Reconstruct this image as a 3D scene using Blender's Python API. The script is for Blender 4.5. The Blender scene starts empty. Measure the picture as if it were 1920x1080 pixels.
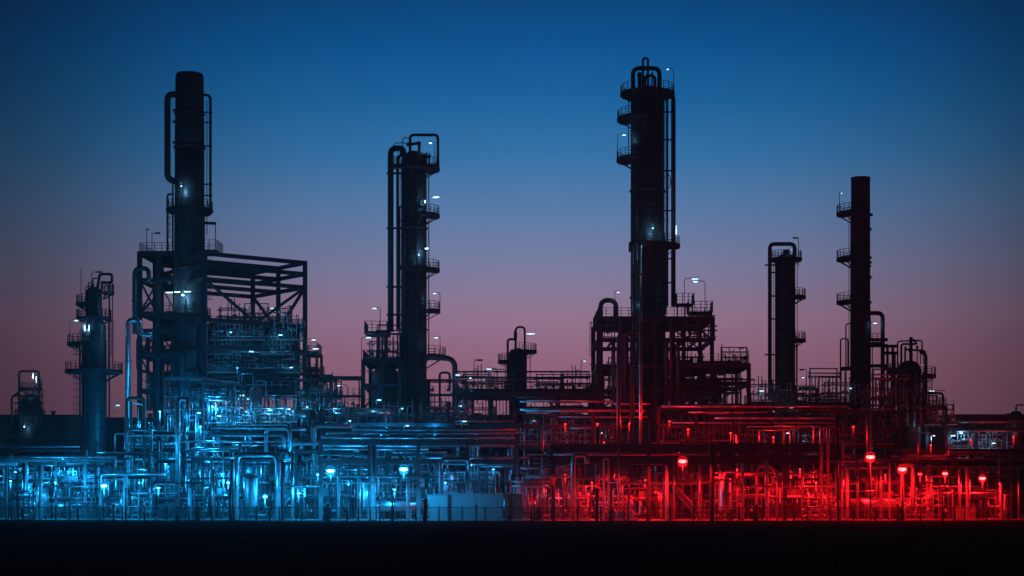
import bpy, math, random
from mathutils import Vector, Matrix

# ------------------------------------------------------------------ basics
SC = bpy.context.scene
COL = SC.collection
PI = math.pi
K = 0.0003          # metres per photo pixel per metre of distance
HAZE = 0.0003
EYE = 3.5           # camera height
HOR = 920.0         # photo row of the horizon
rnd = random.Random(11)


def at(px, py, Y):
    return Vector(((px - 960.0) * K * Y, Y, EYE + (HOR - py) * K * Y))


def zz(py, Y):
    return EYE + (HOR - py) * K * Y


def xx(px, Y):
    return (px - 960.0) * K * Y


# ------------------------------------------------------------------ materials
def mat(name, col, rough=0.5, metal=0.0, var=0.25, scale=0.6, bump=0.0, bscale=6.0, streak=False):
    m = bpy.data.materials.new(name)
    m.use_nodes = True
    nt = m.node_tree
    b = nt.nodes['Principled BSDF']
    tc = nt.nodes.new('ShaderNodeTexCoord')
    mp = nt.nodes.new('ShaderNodeMapping')
    nt.links.new(tc.outputs['Object'], mp.inputs['Vector'])
    if streak:
        mp.inputs['Scale'].default_value = (2.2, 2.2, 0.12)
    n = nt.nodes.new('ShaderNodeTexNoise')
    n.inputs['Scale'].default_value = scale
    n.inputs['Detail'].default_value = 6
    n.inputs['Roughness'].default_value = 0.65
    nt.links.new(mp.outputs['Vector'], n.inputs['Vector'])
    r = nt.nodes.new('ShaderNodeValToRGB')
    r.color_ramp.elements[0].position = 0.3
    r.color_ramp.elements[1].position = 0.72
    lo = [c * (1 - var) for c in col]
    hi = [min(1, c * (1 + var)) for c in col]
    r.color_ramp.elements[0].color = (*lo, 1)
    r.color_ramp.elements[1].color = (*hi, 1)
    nt.links.new(n.outputs['Fac'], r.inputs['Fac'])
    nt.links.new(r.outputs['Color'], b.inputs['Base Color'])
    mr = nt.nodes.new('ShaderNodeMapRange')
    mr.inputs['To Min'].default_value = max(0.05, rough - 0.1)
    mr.inputs['To Max'].default_value = min(1, rough + 0.14)
    nt.links.new(n.outputs['Fac'], mr.inputs['Value'])
    nt.links.new(mr.outputs['Result'], b.inputs['Roughness'])
    b.inputs['Metallic'].default_value = metal
    if bump:
        n2 = nt.nodes.new('ShaderNodeTexNoise')
        n2.inputs['Scale'].default_value = bscale
        n2.inputs['Detail'].default_value = 4
        nt.links.new(tc.outputs['Object'], n2.inputs['Vector'])
        bp = nt.nodes.new('ShaderNodeBump')
        bp.inputs['Strength'].default_value = bump
        bp.inputs['Distance'].default_value = 0.1
        nt.links.new(n2.outputs['Fac'], bp.inputs['Height'])
        nt.links.new(bp.outputs['Normal'], b.inputs['Normal'])
    return m


def emat(name, col, strength, base=0.8):
    m = bpy.data.materials.new(name)
    m.use_nodes = True
    b = m.node_tree.nodes['Principled BSDF']
    b.inputs['Base Color'].default_value = (base, base, base, 1)
    if base < .1:
        b.inputs['Specular IOR Level'].default_value = 0.0
    b.inputs['Emission Color'].default_value = (*col, 1)
    b.inputs['Emission Strength'].default_value = strength
    return m


def clad_mat(name, col, rough, metal, seam):
    """sheet-metal cladding: vertical streaks and horizontal band seams"""
    m = mat(name, col, rough, metal, 0.3, 1.0, 0, 6, True)
    nt = m.node_tree
    b = nt.nodes['Principled BSDF']
    tc = nt.nodes.new('ShaderNodeTexCoord')
    w = nt.nodes.new('ShaderNodeTexWave')
    w.wave_type = 'BANDS'
    w.bands_direction = 'Z'
    w.wave_profile = 'SAW'
    w.inputs['Scale'].default_value = seam
    w.inputs['Distortion'].default_value = 0.0
    nt.links.new(tc.outputs['Object'], w.inputs['Vector'])
    bp = nt.nodes.new('ShaderNodeBump')
    bp.inputs['Strength'].default_value = 0.35
    bp.inputs['Distance'].default_value = 0.05
    nt.links.new(w.outputs['Fac'], bp.inputs['Height'])
    nt.links.new(bp.outputs['Normal'], b.inputs['Normal'])
    return m


M = {
    'steel': mat('painted_steel', (0.065, 0.065, 0.075), 0.5, 0.3, 0.35, 0.8, 0.1),
    'dark': mat('dark_steel', (0.024, 0.022, 0.028), 0.55, 0.2, 0.35, 0.8, 0.1),
    'galv': mat('galvanised_steel', (0.42, 0.43, 0.45), 0.36, 0.8, 0.35, 1.4, 0.15),
    'pipe': mat('aluminium_pipe_jacket', (0.52, 0.52, 0.53), 0.31, 0.85, 0.25, 1.0, 0.12, 4),
    'pale': mat('pale_pipe_paint', (0.5, 0.5, 0.5), 0.42, 0.1, 0.25, 1.2, 0.12),
    'rust': mat('rusty_pipe', (0.16, 0.1, 0.07), 0.65, 0.3, 0.45, 2.0, 0.25),
    'clad': clad_mat('column_cladding', (0.11, 0.11, 0.12), 0.42, 0.55, 0.18),
    'cladd': clad_mat('dark_column_cladding', (0.03, 0.028, 0.033), 0.5, 0.2, 0.16),
    'stack': mat('sooty_stack_paint', (0.02, 0.02, 0.024), 0.62, 0.0, 0.45, 0.6, 0.1, 5, True),
    'black': mat('black_stack_paint', (0.012, 0.011, 0.013), 0.75, 0.0, 0.4, 0.6, 0.1, 5, True),
    'white': mat('cabinet_paint', (0.24, 0.25, 0.25), 0.45, 0.0, 0.12, 0.7, 0.05),
    'conc': mat('concrete', (0.33, 0.32, 0.3), 0.85, 0.0, 0.35, 0.35, 0.3),
    'field': mat('field_soil', (0.02, 0.019, 0.014), 0.95, 0.0, 0.6, 0.12, 0.8, 1.2),
    'grass': mat('rough_grass', (0.03, 0.042, 0.016), 0.8, 0.0, 0.5, 0.8),
    'leaf': mat('shrub_leaves', (0.04, 0.06, 0.025), 0.7, 0.0, 0.4, 1.5),
    'shed': mat('shed_cladding', (0.09, 0.09, 0.1), 0.7, 0.1, 0.3, 0.3, 0.1),
    'shelter': mat('fill_shelter_and_kerb', (0.2, 0.2, 0.21), 0.6, 0.1, 0.25, 0.5, 0.1),
    'motor': mat('motor_paint', (0.12, 0.2, 0.26), 0.5, 0.1, 0.3, 1.5),
    'fence': mat('fence_wire', (0.012, 0.012, 0.014), 0.6, 0.0, 0.3, 1.5),
    'Lw': emat('lamp_cool_white', (0.58, 0.85, 1.0), 1.7),
    'Lb': emat('lamp_bluish_white', (0.3, 0.8, 1.0), 2.2),
    'Lc': emat('lamp_cyan', (0.10, 0.62, 1.0), 8),
    'Lr': emat('lamp_red', (1.0, 0.09, 0.085), 6),
    'Lr2': emat('lamp_red_small', (1.0, 0.04, 0.035), 2.5),
    'Lc2': emat('lamp_cyan_small', (0.08, 0.55, 1.0), 4),
    'Rr': emat('lamp_halo_red', (1.0, 0.004, 0.006), 0.62, 0.012),  # red halo round a lamp, put in as the bowl's own emission
    'Rc': emat('lamp_halo_cyan', (0.005, 0.36, 0.9), 0.6, 0.012),  # cyan halo, likewise emission rather than reflected light
    'Loff': mat('lamp_glass_unlit', (0.25, 0.25, 0.27), 0.2, 0.0, 0.1, 2.0),
    'glass': mat('window_glass', (0.03, 0.035, 0.045), 0.12, 0.0, 0.1, 1.0),
}


# ------------------------------------------------------------------ mesh builder
class MB:
    def __init__(s):
        s.v = []
        s.f = []
        s.sm = []

    def face(s, idx, smooth=False):
        s.f.append(idx)
        s.sm.append(smooth)

    def box(s, x0, x1, y0, y1, z0, z1):
        b = len(s.v)
        for z in (z0, z1):
            s.v += [Vector((x0, y0, z)), Vector((x1, y0, z)), Vector((x1, y1, z)), Vector((x0, y1, z))]
        for q in ((3, 2, 1, 0), (4, 5, 6, 7), (0, 1, 5, 4), (1, 2, 6, 5), (2, 3, 7, 6), (3, 0, 4, 7)):
            s.face([b + i for i in q])
        return s

    def sweep(s, pts, r, n=8, smooth=True, caps=True, sq=None):
        pts = [Vector(p) for p in pts]
        N = len(pts)
        rs = r if isinstance(r, (list, tuple)) else [r] * N
        tang = []
        for i in range(N):
            a = pts[max(0, i - 1)]
            c = pts[min(N - 1, i + 1)]
            d = c - a
            tang.append(d.normalized() if d.length > 1e-9 else Vector((0, 0, 1)))
        t = tang[0]
        up = Vector((0, 0, 1)) if abs(t.z) < 0.9 else Vector((0, 1, 0))
        u = t.cross(up).normalized()
        rings = []
        for i in range(N):
            t = tang[i]
            u = (u - t * u.dot(t))
            u = u.normalized() if u.length > 1e-9 else t.orthogonal().normalized()
            w = t.cross(u)
            b = len(s.v)
            if sq:
                hw, hh = sq
                for (a, c) in ((-1, -1), (1, -1), (1, 1), (-1, 1)):
                    s.v.append(pts[i] + u * (a * hw) + w * (c * hh))
                rings.append([b + k for k in range(4)])
            else:
                for k in range(n):
                    an = 2 * PI * (k + 0.5) / n
                    s.v.append(pts[i] + u * (math.cos(an) * rs[i]) + w * (math.sin(an) * rs[i]))
                rings.append([b + k for k in range(n)])
        nn = len(rings[0])
        for i in range(N - 1):
            for k in range(nn):
                s.face([rings[i][k], rings[i][(k + 1) % nn], rings[i + 1][(k + 1) % nn], rings[i + 1][k]], smooth and not sq)
        if caps:
            s.face(list(reversed(rings[0])))
            s.face(rings[-1])
        return s

    def tube(s, p, q, r, n=8):
        return s.sweep([p, q], r, n)

    def bar(s, p, q, w, h=None):
        return s.sweep([p, q], 0, 4, False, True, (w / 2, (h or w) / 2))

    def pipe(s, pts, r, bend=None, n=10):
        pts = [Vector(p) for p in pts]
        bend = bend if bend is not None else r * 3
        out = [pts[0]]
        for i in range(1, len(pts) - 1):
            a, b, c = pts[i - 1], pts[i], pts[i + 1]
            d1, d2 = (a - b), (c - b)
            l = min(bend, d1.length * 0.48, d2.length * 0.48)
            p0, p1 = b + d1.normalized() * l, b + d2.normalized() * l
            for k in range(6):
                t = k / 5
                out.append(p0 * (1 - t) ** 2 + b * 2 * t * (1 - t) + p1 * t * t)
        out.append(pts[-1])
        return s.sweep(out, r, n)

    def lathe(s, cx, cy, prof, n=32, smooth=True):
        rings = []
        for (r, z) in prof:
            b = len(s.v)
            for k in range(n):
                a = 2 * PI * k / n
                s.v.append(Vector((cx + r * math.cos(a), cy + r * math.sin(a), z)))
            rings.append([b + k for k in range(n)])
        for i in range(len(rings) - 1):
            flat = abs(prof[i][1] - prof[i + 1][1]) < 1e-6
            for k in range(n):
                s.face([rings[i][k], rings[i][(k + 1) % n], rings[i + 1][(k + 1) % n], rings[i + 1][k]], smooth and not flat)
        s.face(list(reversed(rings[0])))
        s.face(rings[-1])
        return s

    def sector(s, cx, cy, r, R, a0, a1, z0, z1):
        n = max(2, int(abs(a1 - a0) / 12))
        st = []
        for i in range(n + 1):
            a = math.radians(a0 + (a1 - a0) * i / n)
            b = len(s.v)
            for (q, z) in ((r, z0), (R, z0), (R, z1), (r, z1)):
                s.v.append(Vector((cx + q * math.cos(a), cy + q * math.sin(a), z)))
            st.append(b)
        for i in range(n):
            for k in range(4):
                s.face([st[i] + k, st[i] + (k + 1) % 4, st[i + 1] + (k + 1) % 4, st[i + 1] + k])
        s.face([st[0] + 3, st[0] + 2, st[0] + 1, st[0]])
        s.face([st[-1], st[-1] + 1, st[-1] + 2, st[-1] + 3])
        return s

    def rail(s, pts, h=1.1, r=0.035, step=1.4, mids=2):
        pts = [Vector(p) for p in pts]
        for hh in [h * (k + 1) / (mids + 1) for k in range(mids)] + [h]:
            s.sweep([p + Vector((0, 0, hh)) for p in pts], r if hh == h else r * 0.75, 4, False)
        done = None
        for i in range(len(pts) - 1):
            L = (pts[i + 1] - pts[i]).length
            k = max(1, int(L / step + 0.5))
            for j in range(k + 1):
                p = pts[i].lerp(pts[i + 1], j / k)
                if done is not None and (p - done).length < step * 0.55 and not (i == len(pts) - 2 and j == k):
                    continue
                s.bar(p, p + Vector((0, 0, h)), r * 2)
                done = p
        return s

    def ladder(s, x, y, z0, z1, ux, uy, w=0.55, cage=True):
        # (ux,uy) points outward from the wall
        tx, ty = -uy, ux
        for k in (-1, 1):
            s.bar((x + tx * w / 2 * k, y + ty * w / 2 * k, z0), (x + tx * w / 2 * k, y + ty * w / 2 * k, z1), 0.07)
        z = z0 + 0.3
        while z < z1:
            s.bar((x - tx * w / 2, y - ty * w / 2, z), (x + tx * w / 2, y + ty * w / 2, z), 0.035)
            z += 0.4
        if cage:
            z = z0 + 2.2
            while z < z1:
                pts = []
                for k in range(7):
                    a = PI * k / 6
                    pts.append(Vector((x + tx * math.cos(a) * 0.38 + ux * math.sin(a) * 0.75, y + ty * math.cos(a) * 0.38 + uy * math.sin(a) * 0.75, z)))
                s.sweep(pts, 0.03, 4, False)
                z += 0.9
            for k in (1, 3, 5):
                a = PI * k / 6
                px_, py_ = x + tx * math.cos(a) * 0.38 + ux * math.sin(a) * 0.75, y + ty * math.cos(a) * 0.38 + uy * math.sin(a) * 0.75
                if z1 - z0 > 2.5:
                    s.bar((px_, py_, z0 + 2.2), (px_, py_, z1), 0.04)
        return s


def obj(name, mb, m, parent=None, base=None):
    """link the builder's shape (world coordinates) as one mesh object"""
    if parent is not None:
        o0 = parent
        off = Vector((0, 0, 0))
        while o0 is not None:
            off += o0.location
            o0 = o0.parent
    elif base is not None:
        off = Vector(base)
    else:
        xs = [v.x for v in mb.v]
        ys = [v.y for v in mb.v]
        off = Vector(((min(xs) + max(xs)) / 2, (min(ys) + max(ys)) / 2, min(v.z for v in mb.v)))
    me = bpy.data.meshes.new(name)
    me.from_pydata([tuple(v - off) for v in mb.v], [], mb.f)
    me.polygons.foreach_set('use_smooth', mb.sm)
    me.materials.append(M[m] if isinstance(m, str) else m)
    o = bpy.data.objects.new(name, me)
    COL.objects.link(o)
    if parent is not None:
        o.parent = parent
    else:
        o.location = off
    return o


def tag(o, label, cat, group=None):
    o['label'] = label
    o['category'] = cat
    if group:
        o['group'] = group
    return o


def thing(name, loc, label, cat, group=None):
    o = bpy.data.objects.new(name, None)
    o.empty_display_size = 0.3
    COL.objects.link(o)
    o.location = loc
    return tag(o, label, cat, group)


def copy_tree(o, parent=None):
    c = o.copy()
    COL.objects.link(c)
    if parent is not None:
        c.parent = parent
    for ch in list(o.children):
        copy_tree(ch, c)
    return c


def light(loc, col, energy, radius=0.25, parent=None, spot=None):
    d = bpy.data.lights.new('lamp_light', 'SPOT' if spot else 'POINT')
    if spot:            # lamp with a shade on top: nothing goes above the level of the lamp
        d.spot_size = PI
        d.spot_blend = spot
    d.color = col
    d.energy = energy
    d.shadow_soft_size = radius
    o = bpy.data.objects.new('lamp_light', d)
    COL.objects.link(o)
    loc = Vector(loc)
    if parent is not None:
        o.parent = parent
        loc = loc - parent.location
    o.location = loc
    return o


CYAN = (0.01, 0.40, 1.0)
RED = (1.0, 0.006, 0.010)
COOL = (0.2, 0.62, 1.0)
BLUISH = (0.07, 0.5, 1.0)

# ------------------------------------------------------------------ automatic labels for the many small things
ZONES = [
    (-200, 140, 'at the low cyan-lit bridge'),
    (140, 235, 'around the slim left-hand column'),
    (235, 330, 'below the caged stack frame'),
    (330, 432, 'at the black stack foot'),
    (432, 540, 'by the tall bent cyan pipe'),
    (540, 680, 'around the first cyan floodlight'),
    (680, 795, 'around the second cyan floodlight'),
    (795, 950, 'behind the pale switchgear cabinets'),
    (950, 1080, 'below the short bridge column'),
    (1080, 1200, 'below the dark arched pipe'),
    (1200, 1340, 'below the tallest tower'),
    (1340, 1450, 'below the long railed deck'),
    (1450, 1560, 'below the slender arched column'),
    (1560, 1670, 'below the plain chimney'),
    (1670, 1780, 'below the domed drum'),
    (1780, 2200, 'under the far red-lit bridge'),
]
AUTO = []
ORD = ['', 'second', 'third', 'fourth', 'fifth', 'sixth', 'seventh', 'eighth', 'ninth', 'tenth', 'eleventh', 'twelfth', 'thirteenth',
       'fourteenth', 'fifteenth', 'sixteenth', 'seventeenth', 'eighteenth', 'nineteenth', 'twentieth', 'twenty-first', 'twenty-second',
       'twenty-third', 'twenty-fourth', 'twenty-fifth']


def auto(o, px, desc):
    AUTO.append((o, px, desc))


def finish_labels():
    d = {}
    for o, px, desc in AUTO:
        for a, b, ph in ZONES:
            if a <= px < b:
                d.setdefault((desc, ph), []).append((px, o))
                break
    for (desc, ph), L in d.items():
        L.sort(key=lambda t: t[0])
        for i, (px, o) in enumerate(L):
            if len(L) == 1:
                o['label'] = desc + ' ' + ph
            elif i == 0:
                o['label'] = 'first ' + desc + ' from the left ' + ph
            else:
                o['label'] = ORD[min(i, 24)] + ' ' + desc + ' from the left ' + ph


# ------------------------------------------------------------------ setting
mb = MB()
gx = 1600
mb.v += [Vector((-gx, -200, 0)), Vector((gx, -200, 0)), Vector((gx, 4000, 0)), Vector((-gx, 4000, 0))]
mb.face([0, 1, 2, 3])
g = obj('ground', mb, 'field', base=(0, 0, 0))
g['kind'] = 'structure'

for m_ in ('field', 'grass'):
    M[m_].node_tree.nodes['Principled BSDF'].inputs['Specular IOR Level'].default_value = 0.0

# concrete yard of the plant, edge follows the fence
FENCE = [(-90, 206), (-60, 204), (-30, 201), (0, 198.5), (18, 198.5), (45, 200.5), (80, 206)]


def fence_y(x):
    for (x0, y0), (x1, y1) in zip(FENCE, FENCE[1:]):
        if x0 <= x <= x1:
            return y0 + (y1 - y0) * (x - x0) / (x1 - x0)
    return 206


mb = MB()
N = 24
for i in range(N + 1):
    x = -90 + 170 * i / N
    mb.v += [Vector((x, fence_y(x) + 0.8, 0.02)), Vector((x, 420, 0.02)), Vector((x, fence_y(x) + 0.8, -0.1))]
for i in range(N):
    a = 3 * i
    mb.face([a, a + 3, a + 4, a + 1])
    mb.face([a + 2, a + 5, a + 3, a])
g = obj('yard_pavement', mb, 'conc', base=(0, 0, 0))
g['kind'] = 'structure'
# kerb along the yard edge
mb = MB()
pts = [Vector((-90 + 170 * i / 48, 0, 0.075)) for i in range(49)]
for p in pts:
    p.y = fence_y(p.x) + 1.0
mb.sweep(pts, 0, 4, False, True, (0.12, 0.07))
g = obj('kerb', mb, 'shelter', base=(0, 0, 0))
g['kind'] = 'structure'

# rough grass strip outside the fence
mb = MB()
for i in range(9000):
    x = rnd.uniform(-75, 66)
    y = fence_y(x) - 2.5 - abs(rnd.gauss(0, 7)) - rnd.random() * 2
    h = rnd.uniform(0.06, 0.2)
    a = rnd.uniform(0, PI)
    w = 0.05
    dx, dy = math.cos(a) * w, math.sin(a) * w
    lx, ly = rnd.uniform(-.12, .12), rnd.uniform(-.12, .12)
    b = len(mb.v)
    mb.v += [Vector((x - dx, y - dy, 0)), Vector((x + dx, y + dy, 0)), Vector((x + lx, y + ly, h))]
    mb.face([b, b + 1, b + 2])
g = obj('rough_grass', mb, 'grass', base=(0, 0, 0))
g['kind'] = 'stuff'

# fence
fr = thing('chain_link_fence', (0, 199, 0), 'long dark chain link fence running along the front of the yard', 'fence')
nposts = 58
fp = []
for i in range(nposts + 1):
    x = -78 + 150 * i / nposts
    fp.append(Vector((x, fence_y(x), 0)))
for p in fp:
    m = MB()
    m.tube(p, p + Vector((0, 0, 1.8)), 0.085, 6)
    obj('post', m, 'fence', fr)
m = MB()
m.sweep([p + Vector((0, 0, 1.62)) for p in fp], 0.035, 5)
m.sweep([p + Vector((0, 0, 1.05)) for p in fp], 0.02, 4)
m.sweep([p + Vector((0, 0, 0.12)) for p in fp], 0.03, 4)
obj('rail', m, 'fence', fr)
m = MB()
for a, b in zip(fp, fp[1:]):
    L = (b - a).length
    k = 9
    for j in range(-5, k):
        for sg in (0, 1):
            t0, t1 = j / k, (j + 5) / k
            z0, z1 = 0.15, 1.6
            if t0 < 0:
                z0 += (z1 - z0) * (0 - t0) / (t1 - t0)
                t0 = 0
            if t1 > 1:
                z1 = z0 + (z1 - z0) * (1 - t0) / (t1 - t0)
                t1 = 1
            p, q = a.lerp(b, t0), a.lerp(b, t1)
            if sg:
                p, q = a.lerp(b, 1 - t0), a.lerp(b, 1 - t1)
            m.sweep([p + Vector((0, 0, z0)), q + Vector((0, 0, z1))], 0.017, 3, False, False)
obj('wire_mesh', m, 'fence', fr)

# dark marker posts and poles standing before / behind the fence (px, height px)
for px, hp, w in ((43, 34, 3), (131, 42, 3), (213, 30, 4), (236, 60, 4), (262, 36, 3), (308, 44, 2), (333, 26, 4), (372, 22, 6), (432, 62, 6), (505, 46, 3),
                  (555, 48, 3), (616, 32, 5), (672, 40, 4), (712, 34, 3), (735, 56, 4), (797, 40, 10), (893, 30, 4), (1001, 60, 4),
                  (1036, 66, 5), (1119, 60, 7), (1178, 52, 4), (1256, 44, 3), (1335, 60, 6), (1418, 30, 6), (1489, 36, 4), (1572, 80, 4),
                  (1683, 30, 4), (1692, 36, 5), (1790, 26, 4)):
    x = xx(px, 205)
    y = fence_y(x) - (0.5, 2.5, 5.5, 0.5)[px % 4]
    x = xx(px, y)
    h, w2 = hp * K * y, w * K * y / 2
    r_ = thing('marker_post', (x, y, 0), '', 'post', 'dark posts along the fence')
    m = MB()
    m.sweep([Vector((x, y, 0)), Vector((x, y, h))], w2 * 0.8, 8)
    obj('shaft', m, 'fence', r_)
    m = MB()
    m.lathe(x, y, [(w2 * 1.1, h), (w2 * 1.1, h + 0.14), (w2 * 0.6, h + 0.2)], 8)
    obj('cap', m, 'fence', r_)
    auto(r_, px, ('short' if hp < 35 else 'tall' if hp > 50 else 'waist-high') + ' dark post by the fence')

# shrubs at the fence: trunk twigs + leaf faces


def shrub(px, hp, wp, label):
    y = fence_y(xx(px, 205)) - 0.9
    x = xx(px, y)
    h, w = hp * K * y, wp * K * y / 2
    r_ = thing('shrub', (x, y, 0), label, 'shrub', 'shrubs along the fence')
    m = MB()
    for k in range(5):
        m.sweep([Vector((x, y, 0)), Vector((x + rnd.uniform(-w, w) * 0.6, y + rnd.uniform(-w, w) * .5, h * 0.7))], 0.03, 4)
    obj('stem', m, 'dark', r_)
    m = MB()
    for k in range(420):
        a, b_, c = rnd.gauss(0, .42), rnd.gauss(0, .42), rnd.random() ** 0.8
        p = Vector((x + a * w * (1.1 - .5 * c), y + b_ * w, 0.05 + h * c * rnd.uniform(.8, 1.05)))
        u = Vector((rnd.gauss(0, 1), rnd.gauss(0, 1), rnd.gauss(0, 1))).normalized() * rnd.uniform(.06, .14)
        v = u.orthogonal().normalized() * 0.05
        b0 = len(m.v)
        m.v += [p - u, p + v, p + u, p - v]
        m.face([b0, b0 + 1, b0 + 2, b0 + 3])
    obj('foliage', m, 'leaf', r_)


shrub(370, 26, 14, 'small round dark shrub against the fence below the black stack')
shrub(612, 30, 18, 'dark upright shrub at the fence by the first cyan lamp')
shrub(798, 44, 16, 'tall narrow dark shrub at the corner of the pale cabinets')
shrub(958, 52, 16, 'ragged dark shrub at the end of the switchgear cabinets')
shrub(1010, 26, 22, 'low wide dark shrub near the small white box')
shrub(1146, 24, 18, 'low dark shrub at the blue to red border of the fence')
shrub(1416, 24, 16, 'small dark shrub at the fence below the open deck')
shrub(1690, 26, 14, 'dark shrub beside two posts below the domed drum')

# ------------------------------------------------------------------ generic plant pieces


def platform(root, cx, cy, r, w, a0, a1, z, rail=True, name='platform', m='dark', br=True, full=None):
    mb_ = MB()
    R = r + w
    mb_.sector(cx, cy, r * 0.98, R, a0, a1, z - 0.22, z)
    mb_.sector(cx, cy, R + 0.003, R + 0.06, a0, a1, z - 0.3, z + 0.14)
    if br:
        n = max(2, int(abs(a1 - a0) / 45) + 1)
        for i in range(n):
            a = math.radians(a0 + (a1 - a0) * (i + 0.15) / (n - 1 + 0.3))
            c, s_ = math.cos(a), math.sin(a)
            mb_.bar((cx + c * r, cy + s_ * r, z - 0.25 - w * 0.55), (cx + c * (R - 0.15), cy + s_ * (R - 0.15), z - 0.27), 0.11)
    o = obj(name, mb_, m, root)
    if rail:
        q = MB()
        n = max(3, int(abs(a1 - a0) / 14))
        pts = []
        if abs(a1 - a0) < 359:
            a = math.radians(a0)
            pts.append(Vector((cx + r * math.cos(a), cy + r * math.sin(a), z)))
        for i in range(n + 1):
            a = math.radians(a0 + (a1 - a0) * i / n)
            pts.append(Vector((cx + (R - 0.04) * math.cos(a), cy + (R - 0.04) * math.sin(a), z)))
        if abs(a1 - a0) < 359:
            a = math.radians(a1)
            pts.append(Vector((cx + r * math.cos(a), cy + r * math.sin(a), z)))
        q.rail(pts, 1.15, 0.04, 0.75)
        obj('railing', q, m, o)
    return o


def ladder(root, cx, cy, r, ang, z0, z1, cage=True, m='dark'):
    a = math.radians(ang)
    q = MB().ladder(cx + (r + 0.3) * math.cos(a), cy + (r + 0.3) * math.sin(a), z0, z1, math.cos(a), math.sin(a), 0.55, cage)
    return obj('ladder', q, m, root)


def part_pipe(root, pts, r, bend=None, m='dark', name='pipe', n=12, clips=None):
    q = MB().pipe(pts, r, bend, n)
    return obj(name, q, m, root)


def shell(root, cx, cy, prof, m, name='shell', rings=()):
    q = MB().lathe(cx, cy, prof, 40)
    o = obj(name, q, m, root)
    for (r, z, h) in rings:
        q2 = MB().lathe(cx, cy, [(r, z), (r + 0.16, z + 0.02), (r + 0.16, z + h), (r, z + h + 0.02)], 40)
        obj('flange_ring', q2, 'dark', o)
    return o


def lamp_post(px, pyb, Y, pyt, hx, on, label, mode='Lw', energy=0, hl=11):
    """pole from (px,pyb) up to pyt, arm to head centred at hx"""
    b, t = at(px, pyb, Y), at(px, pyt, Y)
    h = at(hx, pyt, Y)
    r_ = thing('lamp_post', b, label, 'lamp', 'lamps on poles about the plant')
    q = MB()
    sg = 1 if hx > px else -1
    q.pipe([b, t, h - Vector((sg * 0.3, 0, -0.02))], 0.05, 0.4, 6)
    obj('pole', q, 'steel', r_)
    L = hl * K * Y / 2
    q = MB()
    x0, x1 = h.x - L, h.x + L
    q.box(x0, x1, h.y - 0.16, h.y + 0.16, h.z - 0.02, h.z + 0.09)
    hd = obj('lamp_head', q, 'steel', r_)
    q = MB()
    q.box(x0 + 0.05, x1 - 0.05, h.y - 0.13, h.y + 0.13, h.z - 0.13, h.z - 0.024)
    obj('diffuser', q, mode if on else 'Loff', hd)
    if on and energy:
        light(h - Vector((0, 0.1, 0.45)), {'Lw': COOL, 'Lb': BLUISH, 'Lc': CYAN, 'Lr': RED, 'Lr2': RED, 'Lc2': CYAN}[mode], energy, 0.2, r_)
    return r_


def globe_lamp(px, pyb, Y, pyt, mode, energy, label, rad=0.3, pole=True):
    py_ = pyt
    b, t = at(px, pyb, Y), at(px, pyt, Y)
    if pole:
        b.z = max(0.02, min(b.z, t.z - 1))
    r_ = thing('floodlight', b if pole else t, label, 'floodlight', 'bright lamps in the yard')
    q = MB()
    if pole:
        q.tube(b, t - Vector((0, 0, rad * .5)), 0.08, 8)
        obj('pole', q, 'fence' if rad > .4 else 'steel', r_)
    else:
        q.tube(t + Vector((0, 0, 0.3)), t + Vector((0, 0, 1.0)), 0.05, 6)
        obj('hanger', q, 'steel', r_)
    q = MB()
    q.lathe(t.x, t.y, [(rad * 0.25, t.z + rad * 0.8), (rad * 0.5, t.z + rad * 0.72), (rad * 0.8, t.z + rad * 0.5), (rad * 0.8, t.z + rad * 0.46)], 14)
    hd = obj('lamp_head', q, 'steel', r_)
    q = MB()
    q.lathe(t.x, t.y, [(rad * 0.3, t.z - rad * 0.52), (rad * 0.8, t.z - rad * 0.4), (rad * 1.12, t.z - rad * .12), (rad * 1.15, t.z + rad * .05), (rad * 0.95, t.z + rad * 0.32), (rad * 0.6, t.z + rad * 0.455)], 14)
    obj('globe', q, mode, hd)
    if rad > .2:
        q = MB().sweep([(t.x, t.y + rad * .2, t.z), (t.x, t.y + rad * .5, t.z), (t.x, t.y + rad * .9, t.z)], [rad * 1.5, rad * 1.3, rad * .6], 20)  # disc behind the globe that glows by itself as the lamp's halo
        obj('halo_bowl', q, {'Lc': 'Rc', 'Lc2': 'Rc', 'Lr': 'Rr', 'Lr2': 'Rr'}.get(mode, 'white'), hd)
    light(t - Vector((0, rad + 0.35, 0.1)), {'Lw': COOL, 'Lb': BLUISH, 'Lc': CYAN, 'Lr': RED, 'Lr2': RED, 'Lc2': CYAN}[mode], energy, 0.3, r_, 0.25 if (mode in ('Lr', 'Lr2') and py_ > 840) or rad > .4 else 0)
    return r_


def tube_light(px, py, Y, L, vert, label, energy=0, horiz_ang=0):
    p = at(px, py, Y)
    r_ = thing('tube_light', p, label, 'light', 'small tube lights on the columns')
    d = Vector((0, 0, L / 2)) if vert else Vector((L / 2 * math.cos(horiz_ang), L / 2 * math.sin(horiz_ang), 0))
    q = MB()
    q.bar(p - d + Vector((0, 0.12, 0.05)), p + d + Vector((0, 0.12, 0.05)), 0.12)
    obj('housing', q, 'steel', r_)
    q = MB()
    q.sweep([p - d * 0.95, p + d * 0.95], 0.07, 8)
    obj('tube', q, 'Lw', r_)
    if energy:
        light(p - Vector((0, 0.35, 0.1)), COOL, energy, 0.2, r_)
    return r_


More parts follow.
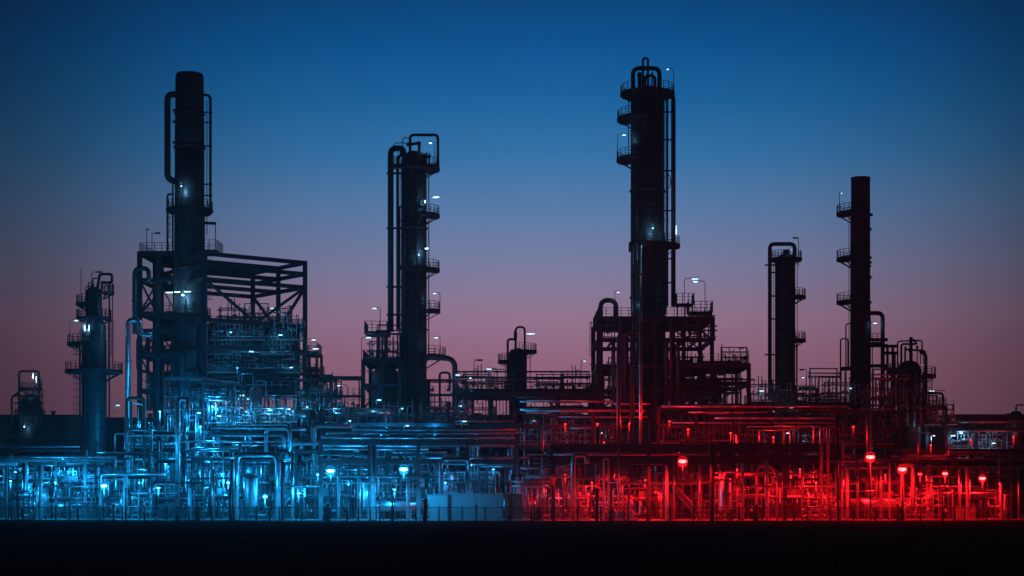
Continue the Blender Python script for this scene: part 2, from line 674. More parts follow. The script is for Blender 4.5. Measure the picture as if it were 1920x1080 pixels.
def frame(name, label, corners, levels, cw=0.4, bw=0.4, nb=2, braces=(), decks=(), rails=(), m='dark', nd=1, z0=0.02, joists=True):
    """steel frame: corners (FL, FR, BR, BL) xy; levels = list of beam heights; nb bays along the front, nd along the depth"""
    C4 = [Vector((c[0], c[1], 0)) for c in corners]
    c0 = (C4[0] + C4[1] + C4[2] + C4[3]) / 4
    r_ = thing(name, (c0.x, c0.y, z0), label, 'steel frame')
    FL, FR, BR, BL = C4

    def P(u, v):
        return (FL.lerp(FR, u)).lerp(BL.lerp(BR, u), v)
    us = [i / nb for i in range(nb + 1)]
    vs = [i / nd for i in range(nd + 1)]
    for u in us:
        for v in vs:
            p = P(u, v)
            q = MB()
            q.bar(p + Vector((0, 0, z0)), p + Vector((0, 0, levels[-1] + bw / 2)), cw)
            obj('post', q, m, r_)
    for li, z in enumerate(levels):
        q = MB()
        zv = Vector((0, 0, z))
        for v in vs:
            for i in range(nb):
                a, b = P(us[i], v), P(us[i + 1], v)
                d = (b - a).normalized() * (cw / 2 + 0.002)
                q.bar(a + d + zv, b - d + zv, bw * 0.7, bw)
        for u in us:
            for i in range(nd):
                a, b = P(u, vs[i]), P(u, vs[i + 1])
                d = (b - a).normalized() * (cw / 2 + 0.002)
                q.bar(a + d + zv, b - d + zv, bw * 0.7, bw * 0.96)
        # joists
        for i in range(nb * 2):
            if i % 2 and joists:
                u = (i) / (nb * 2)
                q.bar(P(u, 0.02) + zv, P(u, 0.98) + zv, bw * 0.4, bw * 0.5)
        bm_ = obj('beam', q, m, r_)
        if li in decks:
            q = MB()
            b0 = len(q.v)
            zt, zb = z + bw / 2 + 0.08, z + bw / 2 + 0.003
            for zq in (zb, zt):
                for p in (P(-.01, -.02), P(1.01, -.02), P(1.01, 1.02), P(-.01, 1.02)):
                    q.v.append(Vector((p.x, p.y, zq)))
            for f in ((3, 2, 1, 0), (4, 5, 6, 7), (0, 1, 5, 4), (1, 2, 6, 5), (2, 3, 7, 6), (3, 0, 4, 7)):
                q.face([b0 + i for i in f])
            dk = obj('deck', q, m, r_)
        if li in rails:
            q = MB()
            zt = Vector((0, 0, z + bw / 2 + 0.08))
            q.rail([P(0, 0) + zt, P(1, 0) + zt, P(1, 1) + zt, P(0, 1) + zt, P(0, 0) + zt], 1.15, 0.04, 1.0)
            obj('railing', q, m, bm_)
    lv = [z0] + list(levels)
    for (face, i, l, kind) in braces:
        if face == 'f':
            a, b = P(us[i], 0), P(us[i + 1], 0)
        elif face == 'b':
            a, b = P(us[i], 1), P(us[i + 1], 1)
        elif face == 'r':
            a, b = P(1, 0), P(1, 1)
        else:
            a, b = P(0, 0), P(0, 1)
        zl, zh = Vector((0, 0, lv[l])), Vector((0, 0, lv[l + 1]))
        mid = (a + b) / 2
        off = Vector((0, -0.02, 0))
        q = MB()
        if kind in ('/', 'x'):
            q.bar(a + zl, b + zh, 0.22)
        if kind in ('\\', 'x'):
            q.bar(b + zl + off, a + zh + off, 0.2)
        if kind == 'A':
            q.bar(a + zl, mid + zh, 0.22)
            q.bar(b + zl, mid + zh, 0.22)
        if kind == 'V':
            q.bar(mid + zl, a + zh, 0.34)
            q.bar(mid + zl, b + zh, 0.34)
        obj('brace', q, m, r_)
    return r_


def rect(px0, px1, Y0, Y1, skew=0):
    """rectangle from front-left pixel / front-right pixel at Y0, back at Y1"""
    x0, x1 = xx(px0, Y0), xx(px1, Y0)
    return [(x0, Y0), (x1, Y0), (x1 + skew, Y1), (x0 + skew, Y1)]


GRP_PIPE = 'long pipes along the racks'


def long_pipe(pts, r, m, label, bend=None, n=10, flanges=True, name='steel_pipe', cat='pipe', group=None):
    """a pipe run with flange collars, one mesh"""
    q = MB().pipe(pts, r, bend if bend is not None else max(0.5, r * 3.2), n)
    if flanges:
        for a, b in zip(pts, pts[1:]):
            a, b = Vector(a), Vector(b)
            L = (b - a).length
            d = (b - a).normalized()
            k = int(L / 6.5)
            for j in range(k):
                c = a + d * (L * (j + 0.7) / (k + 0.4))
                q.tube(c - d * 0.06, c + d * 0.06, r * 1.4 + 0.02, max(8, n))
    o = obj(name, q, m)
    tag(o, label or 'pipe', cat, group)
    return o

# ================================================================== the columns
def col_root(name, px, Y, label, cat='tower'):
    return thing(name, (xx(px, Y), Y, 0.02), label, cat)


# ---- A: far small column at the left edge
Y = 330
k = K * Y
r_ = col_root('process_column', 57, Y, 'small distant column with square pipe arch at the left edge')
cx, cy = xx(57, Y), Y
shell(r_, cx, cy, [(18 * k, 0.05), (18 * k, zz(752, Y)), (12 * k, zz(742, Y)), (4 * k, zz(738, Y))], 'cladd')
part_pipe(r_, [at(36, 800, Y - 1), at(36, 696, Y - 1), at(73, 696, Y - 1), at(73, 760, Y - 1)], 2.2 * k, 6 * k)
part_pipe(r_, [at(22, 800, Y - 1), at(22, 745, Y - 1), at(36, 735, Y - 1)], 2 * k, 5 * k)
platform(r_, cx, cy, 8 * k, 13 * k, 0, 360, zz(729, Y))
platform(r_, cx, cy, 14 * k, 8 * k, 180, 360, zz(765, Y))
ladder(r_, cx, cy, 19 * k, -20, zz(800, Y), zz(729, Y))
part_pipe(r_, [at(78, 800, Y), at(78, 712, Y), at(64, 712, Y)], 1 * k, 3 * k)
tube_light(62, 705, Y - 3, 1.2, True, 'upright white tube light atop the small distant column', 200)
tube_light(68, 712, Y - 3, 1.2, True, 'second upright white tube light beside the arch of the distant column', 0)
globe_lamp(46, 800, Y - 3, 800, 'Lw', 200, 'pale lamp at the foot of the small distant column', 0.15, False)
r_a = [o for o in COL.objects if o.get('label', '').startswith('small distant column')][0]
for pa, pb in ((40, 742), (47, 738), (52, 735), (66, 722), (70, 740)):
    part_pipe(r_a, [at(pa, 800, 328), at(pa, pb, 328)], 1.2 * K * 328, None, 'dark')
for py in (742, 756, 772):
    q = MB().bar(at(26, py, 327.5), at(80, py, 327.5), 0.3)
    obj('deck_beam', q, 'dark', r_a)
platform(r_a, xx(57, 330), 330, 19 * K * 330, 9 * K * 330, 180, 360, zz(778, 330))

# ---- B: slim column, four platforms
Y = 240
k = K * Y
r_ = col_root('process_column', 177, Y, 'slim left-hand column with four platforms and looped overhead pipe')
cx, cy = xx(176, Y), Y
R1, R2 = 22.5 * k, 15 * k
cx2 = xx(182, Y)
shell(r_, cx, cy, [(R1 * 1.02, 0.05), (R1, 1.0), (R1, zz(612, Y)), (R2, zz(598, Y)), (R2, zz(548, Y)), (R2 * .8, zz(542, Y)), (R2 * .3, zz(538, Y))], 'clad')
part_pipe(r_, [at(182, 545, Y), at(187, 514, Y), at(210, 514, Y), at(210, 530, Y), at(192, 530, Y)], 2.6 * k, 5 * k)
part_pipe(r_, [at(174, 545, Y), at(174, 522, Y), at(182, 522, Y)], 1.2 * k, 3 * k)
part_pipe(r_, [at(161, 560, Y - 1), at(161, 537, Y - 1), at(176, 537, Y - 1)], 1 * k, 3 * k)
part_pipe(r_, [at(205, 840, Y), at(205, 531, Y), at(196, 531, Y)], 1.5 * k, 3 * k)
part_pipe(r_, [at(211, 700, Y), at(211, 533, Y)], 0.9 * k)
part_pipe(r_, [at(199, 850, Y - 2), at(199, 640, Y - 2)], 1.0 * k)
part_pipe(r_, [at(149, 850, Y - 2), at(149, 650, Y - 2), at(156, 645, Y - 2)], 0.9 * k)
platform(r_, cx, cy, R2, 17 * k, 120, 270, zz(570, Y))
platform(r_, cx, cy, R2, 17 * k, 110, 400, zz(597, Y))
platform(r_, cx, cy, R1, 26 * k, 140, 275, zz(645, Y))
platform(r_, cx, cy, R1, 30 * k, 0, 360, zz(696, Y))
ladder(r_, cx, cy, R1, 10, zz(696, Y), zz(597, Y))
ladder(r_, cx, cy, R1, 190, zz(696, Y), zz(645, Y))
ladder(r_, cx, cy, R1, 195, zz(850, Y), zz(696, Y))
for pa, pb, rr in ((166, 530, 1.0), (190, 528, 1.3), (196, 536, 1.0), (171, 534, 1.6)):
    part_pipe(r_, [at(pa, 560, Y - .8), at(pa, pb, Y - .8), at(pa + 6, pb, Y - .8)], rr * k, 2 * k, 'dark')
platform(r_, cx2, cy, R2, 16 * k, -40, 60, zz(548, Y))
q = MB().bar(at(152, 570, Y), at(152, 504, Y), 0.07)
obj('antenna', q, 'dark', r_)
lamp_post(131, 645, Y - 1, 600, 143, True, 'small lit lamp on the third platform of the slim left-hand column', 'Lw', 60, 8)
lamp_post(172, 545, Y - 1, 510, 186, False, 'unlit curved lamp at the top of the slim left-hand column')
tube_light(159, 615, Y - 2.3, 0.9, True, 'upright tube light on the slim left-hand column below its second deck', 90)
tube_light(167, 615, Y - 2.3, 0.9, True, 'right one of two upright tube lights on the slim left-hand column', 0)

# ---- C: big black-topped stack
Y = 245
k = K * Y
r_ = col_root('furnace_stack', 355, Y, 'tall broad black-topped stack with side duct and clipped riser pipe', 'stack')
cx, cy = xx(355.5, Y), Y
R = 27.5 * k
shell(r_, cx, cy, [(31 * k, 0.05), (31 * k, zz(510, Y)), (28.5 * k, zz(500, Y)), (28.5 * k, zz(392, Y)), (R, zz(385, Y)), (R, zz(277, Y))], 'clad', 'shell',
      [(31 * k, zz(506, Y), 0.25), (R, zz(279, Y), 0.3)])
shell(r_, cx, cy, [(R - .02, zz(277, Y) + 0.003), (R, zz(250, Y)), (26.5 * k, zz(200, Y)), (26.2 * k, zz(144, Y)), (24.5 * k, zz(140, Y)), (24 * k, zz(138.5, Y)), (22 * k, zz(138.5, Y))], 'black', 'stack_top',
      [(27 * k, zz(215, Y), 0.12)])
# big side duct
part_pipe(r_, [at(336, 177, Y), at(314, 177, Y), at(314, 336, Y), at(336, 342, Y)], 6 * k, 14 * k, 'black', 'duct', 18)
# right hand riser
part_pipe(r_, [at(375, 178, Y), at(394.5, 178, Y), at(394.5, 404, Y), at(378, 404, Y)], 2.6 * k, 10 * k, 'dark', 'riser_pipe', 12)
part_pipe(r_, [at(388, 440, Y + 1), at(388, 190, Y + 1)], 0.8 * k, None, 'dark', 'conduit', 6)
for py in (210, 229, 273, 345, 366):
    q = MB().bar(at(378, py, Y), at(398, py + 1, Y), 0.16)
    q.tube(at(394.5, py - 1.2, Y), at(394.5, py + 1.2, Y), 3.4 * k, 12)
    obj('pipe_clamp', q, 'dark', r_)
for py in (207, 228, 267):
    q = MB().bar(at(324, py, Y), at(333, py, Y), 0.3)
    obj('lug', q, 'dark', r_)
platform(r_, cx, cy, 28 * k, 15 * k, 0, 360, zz(394, Y), True, 'platform', 'dark')
part_pipe(r_, [at(314, 475, Y - 1), at(314, 364, Y - 1), at(326, 364, Y - 1)], 2.0 * k, 5 * k)
part_pipe(r_, [at(324, 475, Y - 1), at(324, 340, Y - 1)], 1.6 * k)
ladder(r_, cx, cy, 28 * k, 188, zz(475, Y), zz(394, Y))
ladder(r_, cx, cy, 28 * k, -8, zz(592, Y), zz(480, Y))
platform(r_, cx, cy, 31 * k, 30 * k, 100, 300, zz(594, Y))
platform(r_, cx, cy, 31 * k, 8 * k, -60, 40, zz(594, Y))
platform(r_, cx, cy, 31 * k, 34 * k, 150, 270, zz(668, Y))
q = MB()
q.bar(at(382, 418, Y), at(405, 419, Y), 0.35)
q.bar(at(404, 419, Y), at(404, 475, Y), 0.1)
obj('davit_arm', q, 'dark', r_)
for a in range(14):      # vertical ribs on the lower jacket
    an = math.radians(180 + a * 180 / 13)
    q = MB().bar((cx + 31.6 * k * math.cos(an), cy + 31.6 * k * math.sin(an), zz(775, Y)), (cx + 31.6 * k * math.cos(an), cy + 31.6 * k * math.sin(an), zz(612, Y)), 0.16)
    obj('jacket_rib', q, 'clad', r_)
tube_light(317, 548.5, Y - 4, 1.0, False, 'bright tube light under the beam furthest left of the stack lamp', 40, 0.1)
tube_light(332, 547.5, Y - 4, .8, False, 'bright tube light between the stack lamp and its left-hand twin', 0, 0.05)
tube_light(352, 547, Y - 4, .9, False, 'short bright tube light on the front of the black stack', 0)
globe_lamp(343, 553, Y - 3.6, 553, 'Lw', 420, 'bright lamp shining down the front of the black stack', 0.2, False)
globe_lamp(340, 349, Y - 2.7, 349, 'Lw', 110, 'small lamp lighting the upper stack just above its platform', 0.1, False)

# ---- D: frames round the stack
lz = [zz(p, 246) for p in (735, 670, 625, 593, 530, 481)]
frame('support_frame', 'dark tall braced frame with railed top deck left of the black stack', rect(262, 331, 243, 256, 0.4), lz, 0.62, 0.55, 2,
      (('f', 0, 2, '/'), ('f', 0, 4, 'x'), ('f', 1, 4, '\\'), ('f', 0, 1, '\\'), ('f', 1, 2, '\\'), ('l', 0, 4, 'x')), (5, 3, 2, 1), (5, 3, 1))
FLp = Vector((xx(384, 239), 239, 0))
FRp = Vector((xx(572, 249), 249, 0))
BRp = Vector((xx(474, 261), 261, 0))
BLp = FLp + (BRp - FRp)
lz = [zz(p, 249) for p in (735, 700, 660, 612, 539, 514, 493)]
cs = [(FLp.x, FLp.y), (FRp.x, FRp.y), (BRp.x, BRp.y), (BLp.x, BLp.y)]
frame('support_frame', 'open square dark steel frame right of the black stack with bare roof beams', cs, lz, 0.6, 0.55, 1,
      (('r', 0, 4, 'V'), ('f', 0, 4, 'V'), ('r', 0, 2, 'x')), (), (), 'dark', 2, 0.02, False)
mid = FLp.lerp(FRp, 0.45)
# middle pendants of the roof truss
rf = thing('roof_platform', (xx(398, 240), 240, zz(475, 240)), 'small railed platform on the roof beams right of the black stack', 'platform')
q = MB()
q.box(xx(382, 240), xx(411, 240), 238, 243, zz(475, 240), zz(475, 240) + 0.25)
dk = obj('deck', q, 'dark', rf)
q = MB()
z0 = zz(475, 240) + 0.25
q.rail([Vector((xx(383, 240), 238.1, z0)), Vector((xx(411, 240), 238.1, z0)), Vector((xx(411, 240), 242.9, z0)), Vector((xx(383, 240), 242.9, z0))], 1.3, 0.04, 0.9)
obj('railing', q, 'dark', dk)
lamp_post(285, 474, 244, 437, 296, False, 'unlit lamp at the railed top deck left of the black stack', 'Lw', 0, 10)
lamp_post(275, 474, 243.5, 430, 277, False, 'thin unlit mast light on the top deck left of the black stack', 'Lw', 0, 3)

# loops left of the frame
long_pipe([at(252.5, 626, 241), at(252.5, 503, 241), at(279, 503, 241), at(279, 526, 241), at(268, 526, 241)], 4.4 * K * 241, 'steel',
          'thick dark looped pipe rising on the frame left of the stack', 0.9, 14)
long_pipe([at(240, 866, 238), at(240, 600, 238), at(262, 600, 238), at(262, 628, 238), at(286, 628, 238)], 5 * K * 238, 'pipe',
          'thick tall riser pipe bending into the frame left of the stack', 1.2, 16)

# ---- E: tower with square pipe loop
Y = 236
k = K * Y
r_ = col_root('process_column', 776, Y, 'tall dark column with square overhead pipe loop and two risers')
cx, cy = xx(776, Y), Y
R = 24 * k
shell(r_, cx, cy, [(R * 1.04, 0.05), (R * 1.04, 3), (R, 3.4), (R, zz(300, Y)), (R * .8, zz(290, Y)), (R * .35, zz(284, Y)), (R * .1, zz(283, Y))], 'cladd', 'shell',
      [(R, zz(430, Y), 0.2), (R, zz(620, Y), 0.2)])
part_pipe(r_, [at(732.5, 622, Y), at(732.5, 278, Y), at(756, 278, Y), at(756, 292, Y)], 5.6 * k, 16 * k, 'dark', 'vapour_pipe', 18)
part_pipe(r_, [at(745.5, 618, Y - .5), at(745.5, 292, Y - .5), at(765, 292, Y - .5)], 2.8 * k, 8 * k, 'dark', 'riser_pipe')
part_pipe(r_, [at(769, 292, Y), at(769, 253, Y), at(821, 253, Y), at(821, 310, Y), at(790, 310, Y)], 2.7 * k, 7 * k, 'dark', 'overhead_loop', 14)
part_pipe(r_, [at(786, 300, Y), at(786, 268, Y), at(762, 272, Y)], 2.8 * k, 4 * k, 'dark', 'nozzle')
q = MB().lathe(xx(786, Y), Y, [(2 * k, zz(278, Y)), (3.5 * k, zz(272, Y)), (3.5 * k, zz(268, Y)), (1.5 * k, zz(264.5, Y))], 12)
obj('valve', q, 'dark', r_)
for py in (325, 428, 538, 590):
    q = MB().bar(at(725, py, Y), at(755, py, Y), 0.25)
    obj('pipe_clamp', q, 'dark', r_)
q = MB().ladder(xx(749.5, Y), Y - 1.6, zz(640, Y), zz(285, Y), 0, -1, 0.3, False)
obj('ladder', q, 'dark', r_)
platform(r_, cx, cy, R, 24 * k, -150, 60, zz(316, Y))
platform(r_, cx, cy, R, 24 * k, -75, 40, zz(404, Y))
platform(r_, cx, cy, R, 24 * k, -125, 35, zz(506, Y))
platform(r_, cx, cy, R, 25 * k, -50, 30, zz(583, Y))
platform(r_, cx, cy, R, 36 * k, -60, 40, zz(668, Y))
for a, b in ((404, 316), (506, 404), (583, 506), (668, 583)):
    ladder(r_, cx, cy, R, -8, zz(max(a, b), Y), zz(min(a, b), Y), False)
q = MB().pipe([at(755, 286, Y - 1), at(755, 257, Y - 1), at(770, 260, Y - 1)], 0.07, 0.4, 6)
q.pipe([at(738, 274, Y - 1), at(741, 268, Y - 1), at(768, 268, Y - 1)], 0.06, 0.4, 6)
obj('handrail', q, 'dark', r_)
for xo in (793, 797, 801, 806):
    q = MB().lathe(xx(xo, Y), Y - 1.2, [(1.2 * k, zz(316, Y)), (1.2 * k, zz(300, Y)), (2.6 * k, zz(299, Y)), (2.6 * k, zz(296, Y)), (1.0 * k, zz(288 + (xo % 3), Y))], 10)
    obj('relief_valve', q, 'dark', r_)
lamp_post(815, 316, Y - 1, 267, 807, True, 'small lit lamp inside the square pipe loop atop the tower', 'Lw', 30, 7)
tube_light(817.5, 370, Y - 2, 0.9, False, 'slanted tube light over the second platform of the square-loop tower', 100, -0.2)
tube_light(800, 466, Y - 2, 0.5, False, 'short tube light on the third platform of the square-loop tower', 160, 0)
globe_lamp(785, 478, Y - 2.8, 478, 'Lw', 60, 'small lamp lighting the shell of the square-loop tower', 0.1, False)
lamp_post(825, 583, Y - 1, 549, 815, True, 'lit lamp on the fourth platform of the square-loop tower', 'Lw', 25, 7)
lamp_post(825, 668, Y - 2, 632, 818, True, 'lit lamp on the lowest right platform of the square-loop tower', 'Lw', 25, 8)
tube_light(797, 378, Y - 2, 0.4, True, 'tiny upright tube light on the second platform of the square-loop tower', 60)

# left-hand equipment frame of tower E
lz = [zz(p, 235) for p in (770, 725, 680)]
frame('support_frame', 'short braced frame holding pipework at the foot of the square-loop tower', rect(681, 750, 232, 244), lz, 0.5, 0.45, 2,
      (('f', 0, 2, '\\'), ('f', 0, 1, 'x'), ('f', 0, 0, 'x')), (2,), (2,))
r_ = thing('settling_drum', at(722, 775, 237), 'bluish boxy drum inside the frame at the square-loop tower', 'drum')
q = MB().lathe(xx(722, 237), 238, [(1.6, zz(775, 237)), (1.75, zz(770, 237)), (1.75, zz(698, 237)), (1.3, zz(690, 237)), (0.4, zz(686, 237))], 28)
obj('shell', q, 'clad', r_)
q = MB().tube(at(722, 690, 237), at(722, 655, 237), 0.25, 10)
obj('nozzle', q, 'steel', r_)
r_ = thing('railed_platform', at(705, 622, 233), 'railed platform left of the two risers on the square-loop tower', 'platform')
q = MB()
P0, P1 = at(684, 622, 231), at(727, 622, 231)
q.box(P0.x, P1.x, 230, 236, P0.z - 0.3, P0.z)
q.bar(at(684, 626, 231), at(700, 632, 231), 0.2)
for pxx in (709, 716, 722):
    q.bar(at(pxx, 624, 233), at(pxx, 676, 233), 0.42 if pxx == 709 else 0.2)
dk = obj('deck', q, 'dark', r_)
q = MB()
q.rail([Vector((P0.x, 235.9, P0.z)), Vector((P0.x + .05, 230.1, P0.z)), Vector((P1.x - .05, 230.1, P0.z)), Vector((P1.x, 235.9, P0.z))], 1.3, 0.045, 1.0)
obj('railing', q, 'dark', dk)
lamp_post(713, 622, 231, 577, 702, True, 'lit lamp over the railed platform left of the two risers', 'Lw', 25, 9)
lamp_post(678, 678, 232, 632, 691, True, 'lit lamp on the short braced frame of the square-loop tower', 'Lw', 25, 10)
long_pipe([at(800, 670, 234), at(853, 672, 234), at(853, 800, 234)], 5.2 * K * 234, 'steel', 'thick dark downcomer pipe bending off the square-loop tower', 1.3, 16)

# ---- F: short column on the bridge
Y = 275
k = K * Y
r_ = col_root('process_column', 970, Y, 'short distant column with hooked pipe seen above the pipe bridge')
cx, cy = xx(971, Y), Y
R = 17 * k
shell(r_, cx, cy, [(R, 0.05), (R, zz(662, Y)), (R * .8, zz(656, Y)), (R * .2, zz(653, Y))], 'cladd')
part_pipe(r_, [at(967, 660, Y), at(967, 613, Y), at(984, 613, Y), at(984, 660, Y)], 2 * k, 8 * k)
q = MB().lathe(xx(966.5, Y), Y, [(2.2 * k, zz(640, Y)), (3.3 * k, zz(633, Y)), (3.3 * k, zz(625, Y)), (1.5 * k, zz(618, Y))], 10)
obj('valve', q, 'dark', r_)
part_pipe(r_, [at(952, 740, Y), at(952, 636, Y), at(966, 636, Y)], 2.2 * k, 6 * k)
platform(r_, cx, cy, R, 18 * k, -100, 60, zz(659, Y))
platform(r_, cx, cy, R, 20 * k, 120, 260, zz(678, Y))
part_pipe(r_, [at(994, 740, Y), at(994, 660, Y)], 0.8 * k)
tube_light(995, 626, Y - 1, 1.4, False, 'pale tube light over the platform of the short bridge column', 20)

# ---- G: tallest tower
Y = 240
k = K * Y
r_ = col_root('process_column', 1214, Y, 'tallest dark column with arched top pipes and twin risers')
cx, cy = xx(1214, Y), Y
R = 31.5 * k
shell(r_, cx, cy, [(R * 1.03, 0.05), (R * 1.03, 3), (R, 3.4), (R, zz(182, Y)), (R * .86, zz(172, Y)), (R * .5, zz(164, Y)), (R * .15, zz(161, Y))], 'cladd', 'shell',
      [(R, zz(360, Y), 0.2), (R, zz(560, Y), 0.2)])
part_pipe(r_, [at(1187, 178, Y), at(1187, 128, Y), at(1236.5, 128, Y), at(1236.5, 185, Y)], 4.2 * k, 12 * k, 'dark', 'overhead_arch', 16)
part_pipe(r_, [at(1205.5, 165, Y), at(1205.5, 109, Y), at(1215, 109, Y), at(1215, 165, Y)], 2.2 * k, 6 * k, 'dark', 'vent_arch', 12)
part_pipe(r_, [at(1200, 178, Y - 1), at(1200, 136, Y - 1)], 3.2 * k, None, 'dark', 'nozzle')
part_pipe(r_, [at(1209, 178, Y - 1), at(1209, 142, Y - 1), at(1228, 142, Y - 1), at(1228, 180, Y - 1)], 3 * k, 8 * k, 'dark', 'nozzle')
for xo in (1195, 1204, 1212, 1221):
    q = MB().lathe(xx(xo, Y), Y - 1.6, [(1 * k, zz(176, Y)), (1 * k, zz(150, Y)), (2.2 * k, zz(149, Y)), (2.2 * k, zz(146, Y)), (0.8 * k, zz(139, Y))], 10)
    obj('relief_valve', q, 'dark', r_)
part_pipe(r_, [at(1234, 178, Y), at(1262.5, 178, Y), at(1262.5, 575, Y)], 4.4 * k, 10 * k, 'dark', 'vapour_pipe', 16)
part_pipe(r_, [at(1251, 575, Y), at(1251, 186, Y)], 2.3 * k, None, 'dark', 'riser_pipe')
part_pipe(r_, [at(1247, 575, Y - 1), at(1247, 190, Y - 1)], 0.8 * k, None, 'dark', 'conduit', 6)
q = MB()
q.pipe([at(1246, 362, Y - .4), at(1258, 348, Y - .4), at(1256, 330, Y - .4), at(1246, 318, Y - .4)], 0.06, 0.8, 6)
obj('cable', q, 'dark', r_)
for py in (210, 262, 320, 395, 485, 530):
    q = MB().bar(at(1240, py, Y - .4), at(1267, py, Y - .4), 0.18)
    obj('pipe_clamp', q, 'dark', r_)
platform(r_, cx, cy, R, 19 * k, 90, 430, zz(176, Y))
platform(r_, cx, cy, R, 25 * k, 130, 265, zz(223, Y))
platform(r_, cx, cy, R, 26 * k, 130, 250, zz(299, Y))
platform(r_, cx, cy, R, 29 * k, -100, 30, zz(461, Y))
for a, b in ((299, 223), (223, 176)):
    ladder(r_, cx, cy, R, 182, zz(a, Y), zz(b, Y), False)
ladder(r_, cx, cy, R, -15, zz(590, Y), zz(461, Y), False)
part_pipe(r_, [at(1187, 760, Y - 2.1), at(1187, 460, Y - 2.1)], 2.0 * k, None, 'pipe', 'riser_pipe')
part_pipe(r_, [at(1194, 760, Y - 2.2), at(1194, 455, Y - 2.2)], 2.4 * k, None, 'pipe', 'riser_pipe')
q = MB().box(xx(1179, Y), xx(1182, Y), Y - 1, Y + .5, zz(472, Y), zz(455, Y))
obj('junction_box', q, 'dark', r_)
lamp_post(1263, 176, Y - 1, 129, 1252, True, 'thin lamp high on the top deck of the tallest tower', 'Lw', 0, 5)
lamp_post(1158, 299, Y - 1, 252, 1170, True, 'lit lamp on the third platform of the tallest tower', 'Lw', 40, 7)
globe_lamp(1224, 428, Y - 2.9, 428, 'Lw', 150, 'lamp lighting a pale patch halfway up the tallest tower', 0.1, False)
tube_light(1268, 432, Y - 1.2, 1.4, True, 'upright tube light by the risers of the tallest tower', 25)
long_pipe([at(1201, 836, 222), at(1201, 461, 234)], 3.3 * K * 225, 'pipe', 'very tall thin standing pipe in front of the tallest tower', 0.5, 14)

# lower structure of G
lz = [zz(p, 236) for p in (770, 735, 690, 640, 601)]
frame('support_frame', 'dark multi-level frame wrapped round the foot of the tallest tower', rect(1122, 1335, 234, 249), lz, 0.5, 0.55, 4,
      (('f', 3, 4, '/'), ('r', 0, 4, '/'), ('f', 0, 1, 'x'), ('b', 3, 4, '\\')), (4, 2), (4,))
lz = [zz(p, 238) for p in (765, 723, 690)]
frame('support_frame', 'low open frame with long railed deck right of the tallest tower', rect(1275, 1404, 233.5, 246), lz, 0.5, 0.6, 2,
      (('f', 1, 0, '\\'), ('b', 1, 1, '/')), (2,), (2,))
lz = [zz(p, 243) for p in (640, 618, 568)]
r_ = thing('stair_tower', at(1292, 601, 240), 'small railed landing with steps on the frame right of tallest tower', 'platform')
for i, (a, b, py) in enumerate(((1268, 1300, 570), (1290, 1335, 585))):
    q = MB()
    A, B = at(a, py, 238), at(b, py, 238)
    q.box(A.x, B.x, 237, 240, A.z - 0.2, A.z)
    for pxx in (a + 2, (a + b) / 2, b - 2):
        q.bar(at(pxx, py + 1.5, 238), at(pxx, 601, 238), 0.18)
    dk = obj('landing', q, 'dark', r_)
    q = MB().rail([Vector((A.x, 239.9, A.z)), Vector((A.x, 237.1, A.z)), Vector((B.x, 237.1, A.z)), Vector((B.x, 239.9, A.z))], 1.35, 0.045, 0.8)
    obj('railing', q, 'dark', dk)
lamp_post(1283, 600, 237, 522, 1303, True, 'taller of two facing lit lamps right of the tallest tower', 'Lw', 60, 13)
lamp_post(1322, 600, 237, 527, 1304, True, 'shorter of two facing lit lamps right of the tallest tower', 'Lw', 0, 9)
lamp_post(1402, 686, 235, 652, 1390, False, 'unlit hooked lamp at the end of the long railed deck', 'Lw', 0, 12)
# arched pipe left of G
long_pipe([at(1126, 760, 238), at(1126, 563, 238), at(1155, 563, 238), at(1155, 604, 238)], 4.6 * K * 238, 'steel', 'dark arched pipe left of the tallest tower', 1.1, 16)
lamp_post(1153, 596, 236, 547, 1159, True, 'small lit lamp above the arched pipe left of the tallest tower', 'Lw', 20, 6)
r_ = thing('slim_drum', at(1122, 780, 243), 'slim upright drum left of the tallest tower beside a caged ladder', 'drum')
c_ = at(1122, 0, 243)
q = MB().lathe(c_.x, 241, [(10 * K * 243, zz(800, 243)), (10 * K * 243, zz(700, 243)), (6 * K * 243, zz(692, 243)), (4 * K * 243, zz(610, 243)), (6 * K * 243, zz(606, 243)), (6 * K * 243, zz(603, 243))], 24)
obj('shell', q, 'clad', r_)
q = MB().ladder(xx(1111, 243), 241, zz(700, 243), zz(605, 243), -0.5, -1, 0.5, True)
obj('ladder', q, 'dark', r_)
for i, (px, top, w) in enumerate(((1150, 640, 4), (1165, 600, 5), (1172, 630, 3), (1250, 640, 4), (1258, 600, 3), (1271, 640, 3))):
    long_pipe([at(px, 778, 233 - i * .3), at(px, top, 233 - i * .3), at(px, top, 241)], w * K * 233, 'steel',
              ('slim' if w < 4 else 'stout') + ' dark standing pipe ' + ('left' if px < 1214 else 'right') + ' of the tallest tower, ' +
              ['nearest the arched pipe', 'third from it', 'second from the shell', 'closest to it', 'next to the closest', 'beside the frame braces'][i], None, 12)

